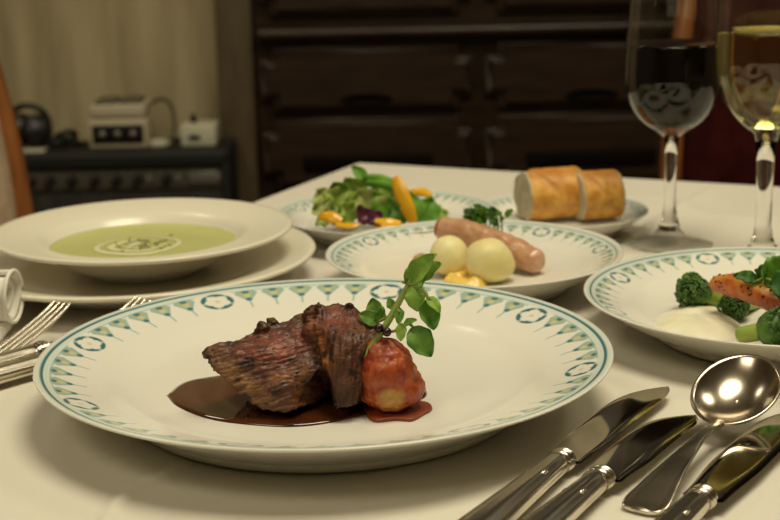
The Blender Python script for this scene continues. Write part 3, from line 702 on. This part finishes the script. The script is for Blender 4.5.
for px, py, Y in ((387, 332, .731), (379, 328, .733)):
    bm = bmesh.new(); add_ball(bm, at(px, py, Y), .0024, 3)
    tag(link('berry', from_bm(bm), M['olive']), 'dark berry beside the watercress stem, on the tomato-coated potato' if px == 387 else 'dark berry tucked between roast meat and watercress stem', 'berry')

# ------------------------------------------------------------------ right plate: broccoli, cream sauce, orange fillet
RZ = .0118
def broccoli(label, ctr, hr, stem_to, seed, sr=.006, flat=1.0):
    rnd = random.Random(seed); ctr = Vector(ctr); st = Vector(stem_to); ax = (ctr - st).normalized()
    t = tag(empty('broccoli_floret', (ctr.x, ctr.y, TZ + RZ)), label, 'broccoli', 'broccoli florets on the right plate')
    bm = bmesh.new(); add_ball(bm, ctr, hr * .72, 2)
    lobes = []
    for i in range(9):
        a = 2 * math.pi * i / 9 + rnd.uniform(-.3, .3); tilt = rnd.uniform(.5, 1.25) if i % 3 else rnd.uniform(.1, .4)
        u = ax.orthogonal().normalized(); v = ax.cross(u)
        lobes.append(ctr + (ax * math.cos(tilt) + (u * math.cos(a) + v * math.sin(a)) * math.sin(tilt)) * hr * .52)
    n = 0
    while n < 520:
        lc = rnd.choice(lobes); d = Vector((rnd.gauss(0, 1), rnd.gauss(0, 1), rnd.gauss(0, 1))).normalized()
        p = lc + d * hr * .50
        if (p - ctr).dot(ax) < -.35 * hr or (p - ctr).length < hr * .62: continue
        if p.z < TZ + RZ + .001: continue
        add_ball(bm, p, hr * rnd.uniform(.055, .095), 1); n += 1
    link('florets', from_bm(bm), M['broc'], t)
    V, Fc = [], []; tube_into(V, Fc, spline([st, st.lerp(ctr, .5), ctr], 4), [sr * .92, sr, sr * 1.25], 14)
    for i in range(5):
        q = lobes[i * 2 % 9]; tube_into(V, Fc, [st.lerp(ctr, .35), q], sr * .5, 8)
    link('stem', from_data(V, Fc), M['stalk'], t)
broccoli('dark green broccoli floret at back left of the right plate', on(697, 292, .024), .0135, on(722, 303, .015), 1, .006)
broccoli('bright green broccoli floret with pale stalk at the front of the right plate', on(775, 329, .026), .0155, on(741, 335, .0205), 2, .0052)
broccoli('shaded broccoli floret underneath the orange grilled fillet', on(737, 306, .020), .0115, on(760, 303, .013), 3, .004)
so = [on(x, y, RZ + .002) for x, y in ((653, 322), (662, 330), (690, 337), (715, 338), (735, 334), (742, 325), (728, 309), (703, 303), (675, 307), (657, 314))]
def dollop(name, outline, z, h, mat, seed, fb=.1):
    pts = spline(outline + [outline[0]], 6)[:-1]; c = sum(pts, Vector()) / len(pts); V, Fc = [], []; n = len(pts); m = 14
    for j in range(m):
        q = 1 - j / m
        for p in pts:
            x, y = c.x + (p.x - c.x) * q, c.y + (p.y - c.y) * q
            V.append((x, y, z + h * (1 - q ** 2.2) ** .75 * (1 + fb * 2 * fbm((x, y, seed), 70, 3)) if j else z))
    V.append((c.x, c.y, z + h)); k0 = len(V) - 1
    for j in range(m - 1):
        for k in range(n): Fc.append([j * n + k, j * n + (k + 1) % n, (j + 1) * n + (k + 1) % n, (j + 1) * n + k])
    b = (m - 1) * n
    for k in range(n): Fc.append([b + k, b + (k + 1) % n, k0])
    return link(name, from_data(V, Fc), mat)
tag(dollop('cream_sauce', so, TZ + RZ - .0002, .0070, M['mayo'], 2), 'mound of pale cream sauce on the right plate before the broccoli', 'sauce')
def fillet():
    t = tag(empty('orange_fillet', on(760, 300, .02)), 'orange grilled fillet with black pepper specks lying across the broccoli', 'food')
    path = spline([at(717, 284, .885), at(730, 285, .872), at(748, 289, .860), at(770, 297, .850), at(795, 308, .842), at(815, 318, .836)], 8)
    V, Fc = [], []; rad = [.0055, .0068, .0076, .0084, .0090, .0090]
    tube_into(V, Fc, path, rad, 28)
    me = from_data(V, Fc); bm = bmesh.new(); bm.from_mesh(me)
    me = remeshed(bm, .0010, 6, lambda co, n: .0007 * fbm(co, 110, 3))
    cols = []
    for v in me.vertices:
        p = v.co; n = fbm(p, 80, 3)
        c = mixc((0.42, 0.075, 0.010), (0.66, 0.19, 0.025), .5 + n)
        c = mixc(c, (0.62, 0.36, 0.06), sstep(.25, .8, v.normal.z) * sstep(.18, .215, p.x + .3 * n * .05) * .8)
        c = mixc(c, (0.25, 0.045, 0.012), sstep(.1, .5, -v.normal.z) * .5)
        cols.append(c)
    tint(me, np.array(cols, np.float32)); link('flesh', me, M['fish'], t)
    random.seed(11); V, Fc = [], []
    vs = [v for v in me.vertices if v.normal.y < .2 and v.normal.z > -.3]
    for v in random.sample(vs, 46):
        r = random.uniform(.0004, .0008); tube_into(V, Fc, [v.co - Vector((r * .5, 0, 0)), v.co + Vector((r * .5, 0, 0))], r, 6)
    link('pepper_specks', from_data(V, Fc), M['pepper'], t)['kind'] = 'stuff'
fillet()
hb = tag(empty('herb_garnish', on(765, 278, .04)), 'green herb leaves on top of the orange fillet at the right edge', 'herb')
leaf('leaf', M['herb'], hb, at(758, 280, 0.852), at(733, 276, 0.854), (-.2, -.8, .8), .0085, cup=.15, bend=.1, ruf=.22, rf=3, seed=1)
leaf('leaf', M['green'], hb, at(757, 281, 0.852), at(772, 262, 0.859), (.2, -1, .3), .010, cup=.2, bend=.05, ruf=.22, rf=3, seed=2)
leaf('leaf', M['herb'], hb, at(758, 279, 0.853), at(768, 264, 0.849), (-.6, -.8, .3), .0075, cup=.25, bend=.06, ruf=.22, rf=3, seed=3)
leaf('leaf', M['green'], hb, at(764, 284, 0.848), at(792, 262, 0.854), (.1, -1, .5), .020, cup=.2, bend=.14, ruf=.12, rf=3, seed=4)
leaf('leaf', M['herb'], hb, at(770, 285, 0.844), at(800, 285, 0.840), (0, -1, .6), .016, cup=.2, bend=.12, ruf=.12, rf=3, seed=5)
leaf('leaf', M['green'], hb, at(764, 276, 0.852), at(788, 256, 0.857), (-.1, -1, .2), .012, cup=.25, bend=.1, ruf=.22, rf=3, seed=6)
tube('stalk', [at(757, 281, 0.850), at(764, 278, 0.849), at(775, 282, 0.845)], .0008, M['stem'], hb, 8, 4)

# ------------------------------------------------------------------ middle plate: sausage, potatoes, mustard, herbs
MZ = .0118
sa = tag(empty('sausage', on(490, 255, .02)), 'pale browned sausage lying across the middle plate behind the potatoes', 'sausage')
path = spline([at(444, 229, 1.058), at(462, 233, 1.052), at(490, 241, 1.040), at(515, 252, 1.026), at(535, 263, 1.012)], 8)
for p in path: p.z = max(p.z, TZ + MZ + .0096)
V, Fc = [], []; tube_into(V, Fc, path, [.0088, .0098, .0100, .0100, .0088], 24)
me = from_data(V, Fc); bm = bmesh.new(); bm.from_mesh(me); me = remeshed(bm, .0012, 6, lambda co, n: .0010 * fbm(co, 80, 3)); link('body', me, M['sausage'], sa)
k = link('cut_end', lathe_me([(0, .0026), (.003, .0024), (.0062, .0012), (.0074, -.001), (0, -.001)], 24), M['sausage_end'], sa)
d = (path[0] - path[1]).normalized(); k.data.transform(Matrix.Translation(path[0] + d * .0040) @ d.to_track_quat('Z', 'Y').to_matrix().to_4x4())
for pc, rr, lb, sd in (((449, 258), (.0135, .0135, .0145), 'smaller peeled boiled potato on the left, on the middle plate', 1), ((489, 262), (.0170, .0150, .0155), 'larger peeled boiled potato on the right, before the sausage', 2)):
    c = on(pc[0], pc[1], MZ + rr[2] * .9); bm = bmesh.new(); add_ball(bm, (c.x, c.y, TZ + MZ + rr[2] * .96), rr, 4); add_ball(bm, (c.x + .002, c.y, TZ + MZ + rr[2] * .7), (rr[0] * .98, rr[1] * .95, rr[2] * .72), 3)
    tag(link('boiled_potato', remeshed(bm, .0012, 8, lambda co, n: .0014 * fbm(co, 45, 2)), M['potato']), lb, 'potato', 'boiled potatoes on the middle plate')
so = [on(x, y, MZ + .002) for x, y in ((441, 281), (455, 286), (475, 287), (487, 284), (486, 276), (470, 271), (452, 271))]
tag(dollop('mustard', so, TZ + MZ - .0002, .0085, M['mustard'], 5, .35), 'yellow mustard dab in front of the two boiled potatoes', 'mustard')
bm = bmesh.new(); c = on(423, 257, MZ + .003); add_ball(bm, (c.x, c.y, TZ + MZ + .0022), (.008, .005, .0032), 3)
tag(link('browned_scrap', remeshed(bm, .0009, 4, lambda co, n: .0008 * fbm(co, 160, 3)), M['sausage']), 'small browned scrap left of the smaller boiled potato', 'food')
pr = tag(empty('parsley', on(484, 222, .02)), 'curly green parsley sprig behind the sausage on the middle plate', 'herb')
rnd = random.Random(4)
V, Fc = [], []
for i in range(7):
    b = at(478 + i * 4, 226, 1.075 - i * .003); tube_into(V, Fc, [Vector((b.x, b.y, TZ + MZ + .001)), b + Vector((0, 0, .004)), b + Vector((rnd.uniform(-.006, .006), -.002, .010))], .0006, 6)
link('stems', from_data(V, Fc), M['stem'], pr)
for i in range(30):
    px, py = rnd.gauss(485, 11), rnd.uniform(212, 228); py = max(py, 211 + abs(px - 483) * .25 * (1 if px > 483 else .3)); b = at(px, py, 1.072 - (px - 470) * .0006 + rnd.uniform(-.005, .005))
    tip = b + Vector((rnd.uniform(-.008, .008), rnd.uniform(-.004, .002), rnd.uniform(-.001, .007)))
    b.z = max(b.z, TZ + MZ + .0015); tip.z = max(tip.z, TZ + MZ + .0015)
    leaf('leaf', M['herb'] if i % 3 else M['green'], pr, b, tip, (rnd.uniform(-.5, .5), -1, rnd.uniform(.2, 1)), rnd.uniform(.005, .008), cup=.2, bend=.1, ruf=.35, rf=3, nu=8, nv=7, seed=i)

# ------------------------------------------------------------------ salad
SZ = .0118
def salad_piece(name, label, cat, mat, group, b, tip, nrm, wd, th=.0006, **k):
    b, tip = at(*b), at(*tip)
    for q in (b, tip): q.z = max(q.z, TZ + SZ + .003)
    o = leaf(name, mat, None, b, tip, nrm, wd, th=th, **k); tag(o, label, cat, group); return o
LG = 'lettuce leaves in the salad'
L_ = [
 ('lettucepale', (338, 212, 1.165), (317, 190, 1.17), (-.3, -1, .4), .030, .3, 'pale frilly lettuce leaf at the far left of the salad'),
 ('lettuce', (345, 216, 1.16), (333, 184, 1.17), (.2, -1, .3), .030, .32, 'frilly lettuce leaf second from the salad\'s left end'),
 ('lettucepale', (330, 222, 1.15), (312, 208, 1.15), (-.2, -.6, 1), .026, .25, 'pale lettuce leaf flat at the salad\'s lower left edge'),
 ('lettuce', (362, 214, 1.175), (348, 178, 1.185), (-.1, -1, .2), .034, .3, 'tall ruffled lettuce leaf left of the salad\'s peak'),
 ('lettucepale', (372, 218, 1.15), (358, 190, 1.155), (.2, -1, .5), .030, .3, 'light ruffled lettuce leaf in the middle front of the salad'),
 ('lettuce', (388, 214, 1.175), (380, 180, 1.185), (.1, -1, .3), .036, .3, 'broad lettuce leaf in the middle of the salad behind others'),
 ('green', (395, 221, 1.15), (374, 192, 1.155), (-.3, -1, .5), .020, .12, 'smooth bright green leaf leaning left across the salad\'s middle'),
 ('lettuce', (352, 222, 1.14), (340, 203, 1.14), (0, -.7, .8), .024, .3, 'frilly lettuce leaf low at the salad\'s front left'),
 ('green', (418, 223, 1.155), (409, 194, 1.17), (.3, -1, .3), .016, .08, 'bright green leaf right of the upright yellow pepper strip'),
 ('green', (420, 223, 1.165), (432, 199, 1.18), (.4, -1, .3), .024, .12, 'deep green leaf at the salad\'s right end'),
 ('lettucepale', (404, 214, 1.165), (396, 186, 1.172), (.2, -1, .3), .022, .25, 'pale lettuce leaf directly behind the upright yellow pepper strip'),
 ('lettuce', (436, 219, 1.185), (440, 206, 1.19), (.5, -.7, .6), .018, .25, 'small lettuce leaf lying at the salad\'s right edge'),
 ('herb', (404, 224, 1.14), (390, 206, 1.145), (0, -1, .6), .018, .2, 'dark green leaf in shade below the yellow pepper strip'),
 ('herb', (345, 222, 1.15), (322, 212, 1.155), (0, -.6, .8), .018, .2, 'dark leaf at the bottom left under the frilly lettuce'),
]
for i, (m, b, tp_, n, wd, rf_, lb) in enumerate(L_):
    salad_piece('lettuce_leaf', lb, 'lettuce', M[m], LG, b, tp_, n, wd, ruf=rf_ * 1.0, rf=2.0, cup=.22, bend=.12, seed=i, nu=28, nv=17, shape=.6)
salad_piece('salad_leaf', 'dark green leaf tip standing at the very top of the salad', 'leaf', M['green'], None, (366, 180, 1.18), (352, 167, 1.185), (.3, -1, .4), .010, cup=.3, bend=.08, seed=40)
for i, (a, b, lb) in enumerate((((365, 178, 1.175), (394, 183, 1.165), 'upper green stalk lying across the top of the salad'), ((368, 183, 1.17), (400, 190, 1.16), 'lower green stalk lying across the top of the salad'))):
    tag(tube('green_stalk', [at(*a), at((a[0] + b[0]) / 2, (a[1] + b[1]) / 2 - 2, (a[2] + b[2]) / 2), at(*b)], [.0030, .0038, .0032], M['green'], None, 12, 6), lb, 'vegetable', 'green stalks in the salad')
def strip(label, pts, wd, nrm):
    P = spline([at(*p) for p in pts], 6); nrm = Vector(nrm).normalized(); V, Fc = [], []
    for p in P: p.z = max(p.z, TZ + SZ + .003)
    tube_into(V, Fc, P, [wd * .35, wd * .5, wd * .5, wd * .32], 14, (nrm, .35))
    tag(link('yellow_pepper_strip', from_data(V, Fc), M['yellow']), label, 'pepper', 'yellow pepper strips in the salad')
strip('upright yellow pepper strip standing at the salad\'s right', [(396, 180, 1.15), (401, 192, 1.145), (407, 207, 1.14), (413, 221, 1.137)], .0125, (-.35, -1, .1))
strip('yellow pepper strip at the salad\'s lower left', [(322, 216, 1.135), (331, 217, 1.13), (340, 221, 1.127)], .010, (0, -.8, .6))
strip('long thin yellow pepper strip along the salad\'s front edge', [(337, 225, 1.118), (350, 226, 1.115), (358, 225, 1.115)], .006, (0, -.6, .8))
strip('yellow pepper strip at the front centre beside purple leaf', [(376, 223, 1.118), (388, 224, 1.115), (399, 224, 1.117)], .010, (0, -.8, .6))
strip('yellow pepper strip behind the salad\'s deep green leaf', [(412, 192, 1.19), (422, 192, 1.185), (430, 195, 1.18)], .008, (0, -.8, .6))
for i, (a, b, wd, lb) in enumerate((((358, 222, 1.122), (372, 214, 1.13), .017, 'purple leaf at the salad\'s front centre'), ((368, 224, 1.118), (382, 216, 1.126), .014, 'purple leaf just left of front yellow pepper strip'), ((329, 222, 1.135), (325, 211, 1.14), .010, 'small purple leaf at the salad\'s lower left'))):
    salad_piece('purple_leaf', lb, 'leaf', M['purple'], 'purple leaves in the salad', a, b, (0, -1, .6), wd, ruf=.3, rf=2, cup=.35, bend=.2, seed=60 + i)

# ------------------------------------------------------------------ bread
def bread(label, x0, x1, yc, Yc, r, yaw, seed):
    """a cut length of baguette between pixel columns x0..x1 on the bread plate"""
    t = tag(empty('bread_piece', at((x0 + x1) / 2, yc, Yc)), label, 'bread', 'pieces of bread on the bread plate')
    c = at((x0 + x1) / 2, yc, Yc); L = (x1 - x0) / F_PX * (Yc * 1.03); zc = TZ + .0125 + r * .92
    ax = Vector((math.cos(yaw), math.sin(yaw), 0)); sd = Vector((-ax.y, ax.x, 0)); n, m = 48, 26; V, cols = [], []
    for i in range(m + 1):
        u = i / m - .5
        for k in range(n):
            a = 2 * math.pi * k / n; rr = r * (1 + .02 * fbm((u * 3, math.cos(a), math.sin(a) + seed), 1.5, 3))
            zz = math.sin(a) * rr; zz = zz if zz > -.80 * r else -.80 * r + (zz + .80 * r) * .25
            sl = .006 * math.exp(-((u * 2.2 + math.cos(a - 1.2) * .9 + .1) / .16) ** 2) * max(0, math.sin(a))
            p = Vector((c.x, c.y, zc)) + ax * (u * L) + sd * (math.cos(a) * (rr * 1.08 - sl)) + Vector((0, 0, zz - sl * .6))
            V.append(p)
            q = .5 + .9 * fbm((u * 2, math.cos(a) * 1.3, math.sin(a) * 1.3 + seed), 2.0, 4)
            cc_ = mixc((0.56, 0.23, 0.030), (0.84, 0.46, 0.095), q); cc_ = mixc(cc_, (0.42, 0.15, 0.025), .6 * sstep(.55, .95, math.sin(a)))
            cc_ = mixc(cc_, (0.66, 0.42, 0.14), sl * 90); cols.append(cc_)
    Fc = [[i * n + k, i * n + (k + 1) % n, (i + 1) * n + (k + 1) % n, (i + 1) * n + k] for i in range(m) for k in range(n)]
    me = from_data(V, Fc); tint(me, np.array(cols, np.float32)); link('crust', me, M['crust'], t)
    for end in (0, m):
        ring = V[end * n:(end + 1) * n]; cen = sum(ring, Vector()) / n; out = ax * (1 if end else -1); V2, F2 = [], []
        qs = (1.0, .97, .9, .75, .5, .25)
        for q in qs:
            for p in ring:
                w_ = cen + (p - cen) * q; V2.append(w_ + out * ((0 if q == 1 else .0012) + .0006 * fbm(w_, 160, 3) * (q < 1)))
        V2.append(cen + out * .0012); F2 = [[j * n + k, j * n + (k + 1) % n, (j + 1) * n + (k + 1) % n, (j + 1) * n + k] for j in range(len(qs) - 1) for k in range(n)]
        F2 += [[(len(qs) - 1) * n + k, (len(qs) - 1) * n + (k + 1) % n, len(V2) - 1] for k in range(n)]
        me = from_data(V2, F2); bm = bmesh.new(); bm.from_mesh(me); bmesh.ops.recalc_face_normals(bm, faces=bm.faces); bm.to_mesh(me); bm.free()
        link('crumb', me, M['crumb'], t)
bread('left bread piece, pale cut face showing, on the bread plate', 523, 577, 192, 1.195, .0215, math.radians(13), 1)
bread('right bread piece on the bread plate beside wine glass', 576, 615, 194, 1.190, .0205, math.radians(13), 4)

# ------------------------------------------------------------------ wine glasses
def wine_glass(name, label, base, zb, rmax, zmax, zrim, rrim, zfill, wine_mat, wname, wlabel, footr, stem_r, belly, gam):
    t = tag(empty(name, base), label, 'wine glass')
    th = .0010
    zs = np.linspace(0, 1, 40)
    def rad(z):                                         # outer radius of the bowl at height z above zb
        h = (z - zb) / (zmax - zb)
        if z <= zmax: return rmax * max(0.0, 1 - (1 - h) ** belly) ** gam
        q = (z - zmax) / (zrim - zmax); return rmax + (rrim - rmax) * q ** 1.6
    outer = [(max(stem_r * 1.25, rad(z)), z) for z in zb + .003 + (zrim - zb - .003) * zs ** 1.5]
    inner = [(max(.0, rad(z) - th), z) for z in zb + .006 + (zrim - zb - .006) * zs[::-1] ** 1.5]
    foot = [(0, .0008), (footr * .8, .0002), (footr * .97, 0), (footr, .0008), (footr * .98, .0018), (footr * .7, .0030), (footr * .38, .0065), (stem_r * 1.9, .012)]
    knob = [(stem_r * 1.75, .016), (stem_r * 1.25, .022), (stem_r * .98, .032), (stem_r * .95, zb * .6), (stem_r * 1.05, zb * .8), (stem_r * 1.25, zb - .003)]
    V1 = foot + knob
    bowl = [(0, zb - .003), (stem_r * 1.25, zb - .003)] + outer + [(rrim - th / 2, zrim + .0006)] + inner + [(0, zb + .0055)]
    link('bowl', lathe_me(bowl, 96), M['thinglass'], t, loc=(0, 0, 0))
    link('stem', lathe_me([(0, .0115), (stem_r * 1.9, .0115)] + knob + [(0, zb - .003)], 64), M['glass'], t, loc=(0, 0, 0))
    link('foot', lathe_me(foot + [(0, .0115)], 96), M['thinglass'], t, loc=(0, 0, 0))
    wz = zb + .0065 + (zfill - zb - .0065) * zs
    prof = [(0, wz[0])] + [(max(.0, rad(z) - th * .5), z) for z in wz[1:]] + [(rad(zfill) - th - .0012, zfill - .0004), (0, zfill - .0006)]
    o = link(wname, lathe_me(prof, 96), wine_mat, None); o.location = base; tag(o, wlabel, 'wine')
    return t
GB = on(669, 245); GB.z += .0008
wine_glass('wine_glass', 'round-bowled glass of red wine standing behind the right plate', GB, .0875, .0366, .130, .214, .0300, .1565, M['redwine'], 'red_wine', 'dark red wine filling the lower half of its glass', .034, .0046, 2.0, .5)
GW = at(762, 258, 1.062); GW.z = TZ + .0008
wine_glass('wine_glass', 'tall tapered glass of white wine at the right edge', GW, .0960, .0378, .154, .240, .0335, .1720, M['whitewine'], 'white_wine', 'pale golden white wine filling its tall glass', .031, .0060, 2.0, .62)

# ------------------------------------------------------------------ cutlery
def frame(p0, p1):
    """axes of a utensil lying from p0 (handle end) to p1 (tip)"""
    x = Vector((p1.x - p0.x, p1.y - p0.y, 0)).normalized(); return x, Vector((-x.y, x.x, 0)), Vector((0, 0, 1))
def handle_me(P, L, w0, w1, h0, h1, n=40):
    """fluted handle from local x=0 backwards to -L"""
    V, Fc = [], []; m = 34
    for i in range(m + 1):
        q = i / m; s = sstep(0, .12, q); e = 1 if q < .93 else math.sqrt(max(.02, 1 - ((q - .93) / .07) ** 2))
        wq = (w0 + (w1 - w0) * q ** 1.2) * e; hq = (h0 + (h1 - h0) * q ** .8) * e
        for k in range(n):
            a = 2 * math.pi * k / n; fl = 1 - .10 * (.5 + .5 * math.cos(8 * a)) * s * (1 - .6 * q)
            V.append(P(-L * q, math.cos(a) * wq * fl, math.sin(a) * hq * fl))
    for i in range(m):
        for k in range(n): Fc.append([i * n + k, i * n + (k + 1) % n, (i + 1) * n + (k + 1) % n, (i + 1) * n + k])
    Fc.append([m * n + k for k in range(n)]); Fc.append([k for k in range(n)][::-1]); return from_data(V, Fc)
def collar_me(P, L, r, h):
    V, Fc = [], []; n = 32
    prof = []
    for i in range(25):
        q = i / 24; prof.append((L * (q - .5), .94 + .17 * abs(math.sin(q * math.pi * 3)) - .2 * abs(q - .5)))
    for x, s in prof:
        for k in range(n): a = 2 * math.pi * k / n; V.append(P(x, math.cos(a) * r * s, math.sin(a) * h * s))
    for i in range(24):
        for k in range(n): Fc.append([i * n + k, i * n + (k + 1) % n, (i + 1) * n + (k + 1) % n, (i + 1) * n + k])
    Fc.append([24 * n + k for k in range(n)]); Fc.append([k for k in range(n)][::-1]); return from_data(V, Fc)
def knife(label, col, tip, bw, hl=.105, mat='blade', roll=0.0):
    x, y, z = frame(col, tip); c0 = Vector((col.x, col.y, TZ + .0080)); BL = (Vector((tip.x, tip.y, 0)) - Vector((col.x, col.y, 0))).length
    P = lambda a, b, c: c0 + x * a + y * b + z * c
    t = tag(empty('table_knife', c0), label, 'knife', 'table knives right of the largest plate')
    V, Fc = [], []; nu, nv = 48, 17
    for i in range(nu):
        u = i / (nu - 1)
        base = .38 + .12 * sstep(0, .35, u)
        hi = base * bw; lo = -base * bw * (1 - .10 * math.sin(math.pi * min(1, u * 1.1)))
        if u > .52:
            q = (u - .52) / .48; hi -= bw * .60 * q ** 3.4
        if u > .84:
            q = (u - .84) / .16; mid = lo + (hi - lo) * .45; e = math.sqrt(max(0, 1 - q ** 2)); hi, lo = mid + (hi - mid) * e, mid + (lo - mid) * e
        zc = -.0012 * u - .0010
        for sgn in (1, -1):
            for j in range(nv):
                s = j / (nv - 1) * 2 - 1; yy = (hi + lo) / 2 + (hi - lo) / 2 * s
                V.append(P(BL * u, yy, zc + sgn * .0009 * (1 - abs(s) ** 6) - roll * (yy / bw) * .002))
    for i in range(nu - 1):
        for g in (0, 1):
            for j in range(nv - 1):
                a = i * 2 * nv + g * nv + j; q = [a, a + 2 * nv, a + 2 * nv + 1, a + 1]; Fc.append(q if g == 0 else q[::-1])
    link('blade', from_data(V, Fc), M[mat], t)
    link('collar', collar_me(lambda a, b, c: P(a - .002, b, c - .0004), .008, .0064, .0054), M['silver'], t)
    h = link('handle', handle_me(lambda a, b, c: P(a - .007, b, c - .0002), hl, .0064, .0112, .0056, .0066), M['silver'], t)
    for q, dy in ((.034, .0030), (.030, -.0036)):
        bm = bmesh.new(); add_ball(bm, P(-q, dy, .0044), (.0034, .0013, .0011), 2, Matrix((x, y, z)).transposed()); link('bead', from_bm(bm), M['silver'], h)
def up0(px, py, z=.006): return on(px, py, z)
knife('table knife nearest the largest plate, leftmost on the right', up0(563, 462), up0(655, 389, .004), .0240)
knife('middle table knife, its handle beside the spoon handle', up0(602, 480), up0(681, 417, .004), .0255)
knife('table knife at the far right, below the spoon bowl', up0(703, 500), up0(800, 410, .004), .0255)

def soup_spoon():
    bowl_c = on(735, 409, .012); end = on(640, 503, .006); x, y, z = frame(end, bowl_c)
    t = tag(empty('soup_spoon', (bowl_c.x, bowl_c.y, TZ)), 'round-bowled silver soup spoon lying between the right-hand knives', 'spoon')
    A, B, dep = .0275, .0215, .0095; TI = math.radians(23)
    bx, bz_ = x * math.cos(TI) + z * math.sin(TI), z * math.cos(TI) - x * math.sin(TI)
    near = Vector((bowl_c.x, bowl_c.y, TZ + .0125)) - Vector((x.x, x.y, 0)) * (A * .9); c0 = near + bx * A
    V, Fc = [], []; n, m = 64, 16
    for j in range(m + 1):
        q = j / m
        for k in range(n):
            a = 2 * math.pi * k / n
            V.append(c0 + bx * (math.cos(a) * A * q) + y * (math.sin(a) * B * q) + bz_ * (-dep * (1 - q ** 2.3)))
    for j in range(m):
        for k in range(n): Fc.append([j * n + k, (j + 1) * n + k, (j + 1) * n + (k + 1) % n, j * n + (k + 1) % n])
    o = link('bowl', from_data(V, Fc), M['spoon'], t); s = o.modifiers.new('thick', 'SOLIDIFY'); s.thickness = .0013; s.offset = -1
    L = (Vector((end.x, end.y, 0)) - Vector((near.x, near.y, 0))).length
    st = [(.002, .0036, .0002), (-.004, .0032, .0004), (-.014, .0030, .0012), (-.030, .0036, .0004), (-L * .62, .0068, -.0030), (-L * .80, .0094, -.0062), (-L * .92, .0108, -.0084), (-L * .985, .0090, -.0094), (-L * 1.0, .0045, -.0096)]
    P = spline([Vector(s_) for s_ in st], 6); V, Fc = [], []; n = 28
    for p in P:
        for k in range(n):
            a = 2 * math.pi * k / n; ca, sa = math.cos(a), math.sin(a); hh = .0017
            if p.y > .0045 and sa > 0: hh *= 1 - .5 * sstep(.95, .6, abs(ca)) if abs(ca) < .95 else 1
            V.append(near + x * p.x + y * (p.y * math.copysign(abs(ca) ** .7, ca)) + z * (p.z + hh * sa - .0006))
    for i in range(len(P) - 1):
        for k in range(n): Fc.append([i * n + k, i * n + (k + 1) % n, (i + 1) * n + (k + 1) % n, (i + 1) * n + k])
    Fc.append([k for k in range(n)][::-1]); Fc.append([(len(P) - 1) * n + k for k in range(n)])
    link('handle', from_data(V, Fc), M['silver'], t)
soup_spoon()

def fork(label, tip, back, hw, tl=.058, hl=.125, neck=.045):
    x, y, z = frame(back, tip); c0 = Vector((tip.x, tip.y, TZ)); tz = tip.z - TZ
    P = lambda a, b, c: c0 + x * a + y * b + z * c
    t = tag(empty('table_fork', c0), label, 'fork', 'table forks left of the largest plate')
    for k in range(4):
        s = (k / 3 * 2 - 1)
        tube('tine', [P(0, s * hw * .92, tz), P(-tl * .2, s * hw * .96, tz * .72 + .0015), P(-tl * .55, s * hw, tz * .36 + .0035), P(-tl, s * hw * .97, .0055), P(-tl - .006, s * hw * .80, .0058)], [.0008, .0012, .0014, .0016], M['silver'], t, 8, 5)
    V, Fc = [], []; n = 24
    prof = [(-tl - .001, hw * 1.10, .0012, .0055), (-tl - neck * .16, hw * 1.10, .0014, .0062), (-tl - neck * .36, hw * .9, .0016, .0080), (-tl - neck * .55, hw * .5, .0018, .0098), (-tl - neck * .75, .0034, .0022, .0098), (-tl - neck, .0034, .0030, .0084)]
    for a, wd, hh, zz in prof:
        for k in range(n): an = 2 * math.pi * k / n; V.append(P(a, math.cos(an) * wd, zz + math.sin(an) * hh))
    for i in range(len(prof) - 1):
        for k in range(n): Fc.append([i * n + k, i * n + (k + 1) % n, (i + 1) * n + (k + 1) % n, (i + 1) * n + k])
    Fc.append([k for k in range(n)][::-1]); Fc.append([(len(prof) - 1) * n + k for k in range(n)])
    link('neck', from_data(V, Fc), M['silver'], t)
    x0 = -tl - neck
    link('collar', collar_me(lambda a, b, c: P(x0 + a, b, .0082 + c), .008, .0064, .0056), M['silver'], t)
    link('handle', handle_me(lambda a, b, c: P(x0 - .004 + a, b, .0076 + c), hl, .0066, .0105, .0058, .0064), M['silver'], t)
fork('table fork furthest left, tines in full view beside the napkin', at(63, 302, .922), on(3, 353, .006), .0068, tl=.060)
fork('table fork in the middle, tines peeking out behind the largest plate', at(143, 299, .924), on(45, 350, .008), .0080, tl=.047, neck=.031)
fork('table fork nearest the largest plate, only its handle showing', Vector((-.156, .893, TZ + .016)), Vector((-.198, .850, TZ)), .0060, tl=.034, neck=.026)

# ------------------------------------------------------------------ rolled napkin at the left edge
def napkin():
    t = tag(empty('napkin', (-.262, .925, TZ)), 'white cloth napkin rolled up at the left edge beside the forks', 'napkin')
    p1 = Vector((-.2405, .926, TZ + .027)); ax = Vector((-.97, .10, 0)).normalized(); sd = Vector((ax.y, -ax.x, 0)); n, turns = 120, 2.2
    bm = bmesh.new(); add_box(bm, (-.40, .905, TZ + .0008), (-.246, .943, TZ + .0106), .004, 4); link('loose_flap', from_bm(bm), M['napkin'], t)
    V, Fc = [], []; m = 16; Ln = .13
    for i in range(m + 1):
        q = i / m
        for k in range(n):
            a = k / (n - 1) * turns * 2 * math.pi; r = .0045 + .0115 * (k / (n - 1)) + .0012 * math.sin(3 * a + 2 * q) * (k / n)
            tele = .007 * (1 - k / (n - 1)) * (q < .01)
            c = p1 + ax * (Ln * q); V.append(Vector((c.x, c.y, p1.z)) + sd * (math.cos(a) * r) + Vector((0, 0, math.sin(a) * r)) + ax * tele)
    for i in range(m):
        for k in range(n - 1): Fc.append([i * n + k, i * n + k + 1, (i + 1) * n + k + 1, (i + 1) * n + k])
    o = link('rolled_cloth', from_data(V, Fc), M['napkin'], t); s = o.modifiers.new('thick', 'SOLIDIFY'); s.thickness = .0036; s.offset = 0
    b = tube('hem', [p1 + sd * (math.cos(a) * .0165) + Vector((0, 0, math.sin(a) * .0165)) for a in np.linspace(.2, 5.9, 40)], .0013, M['napkin'], t, 8)
napkin()
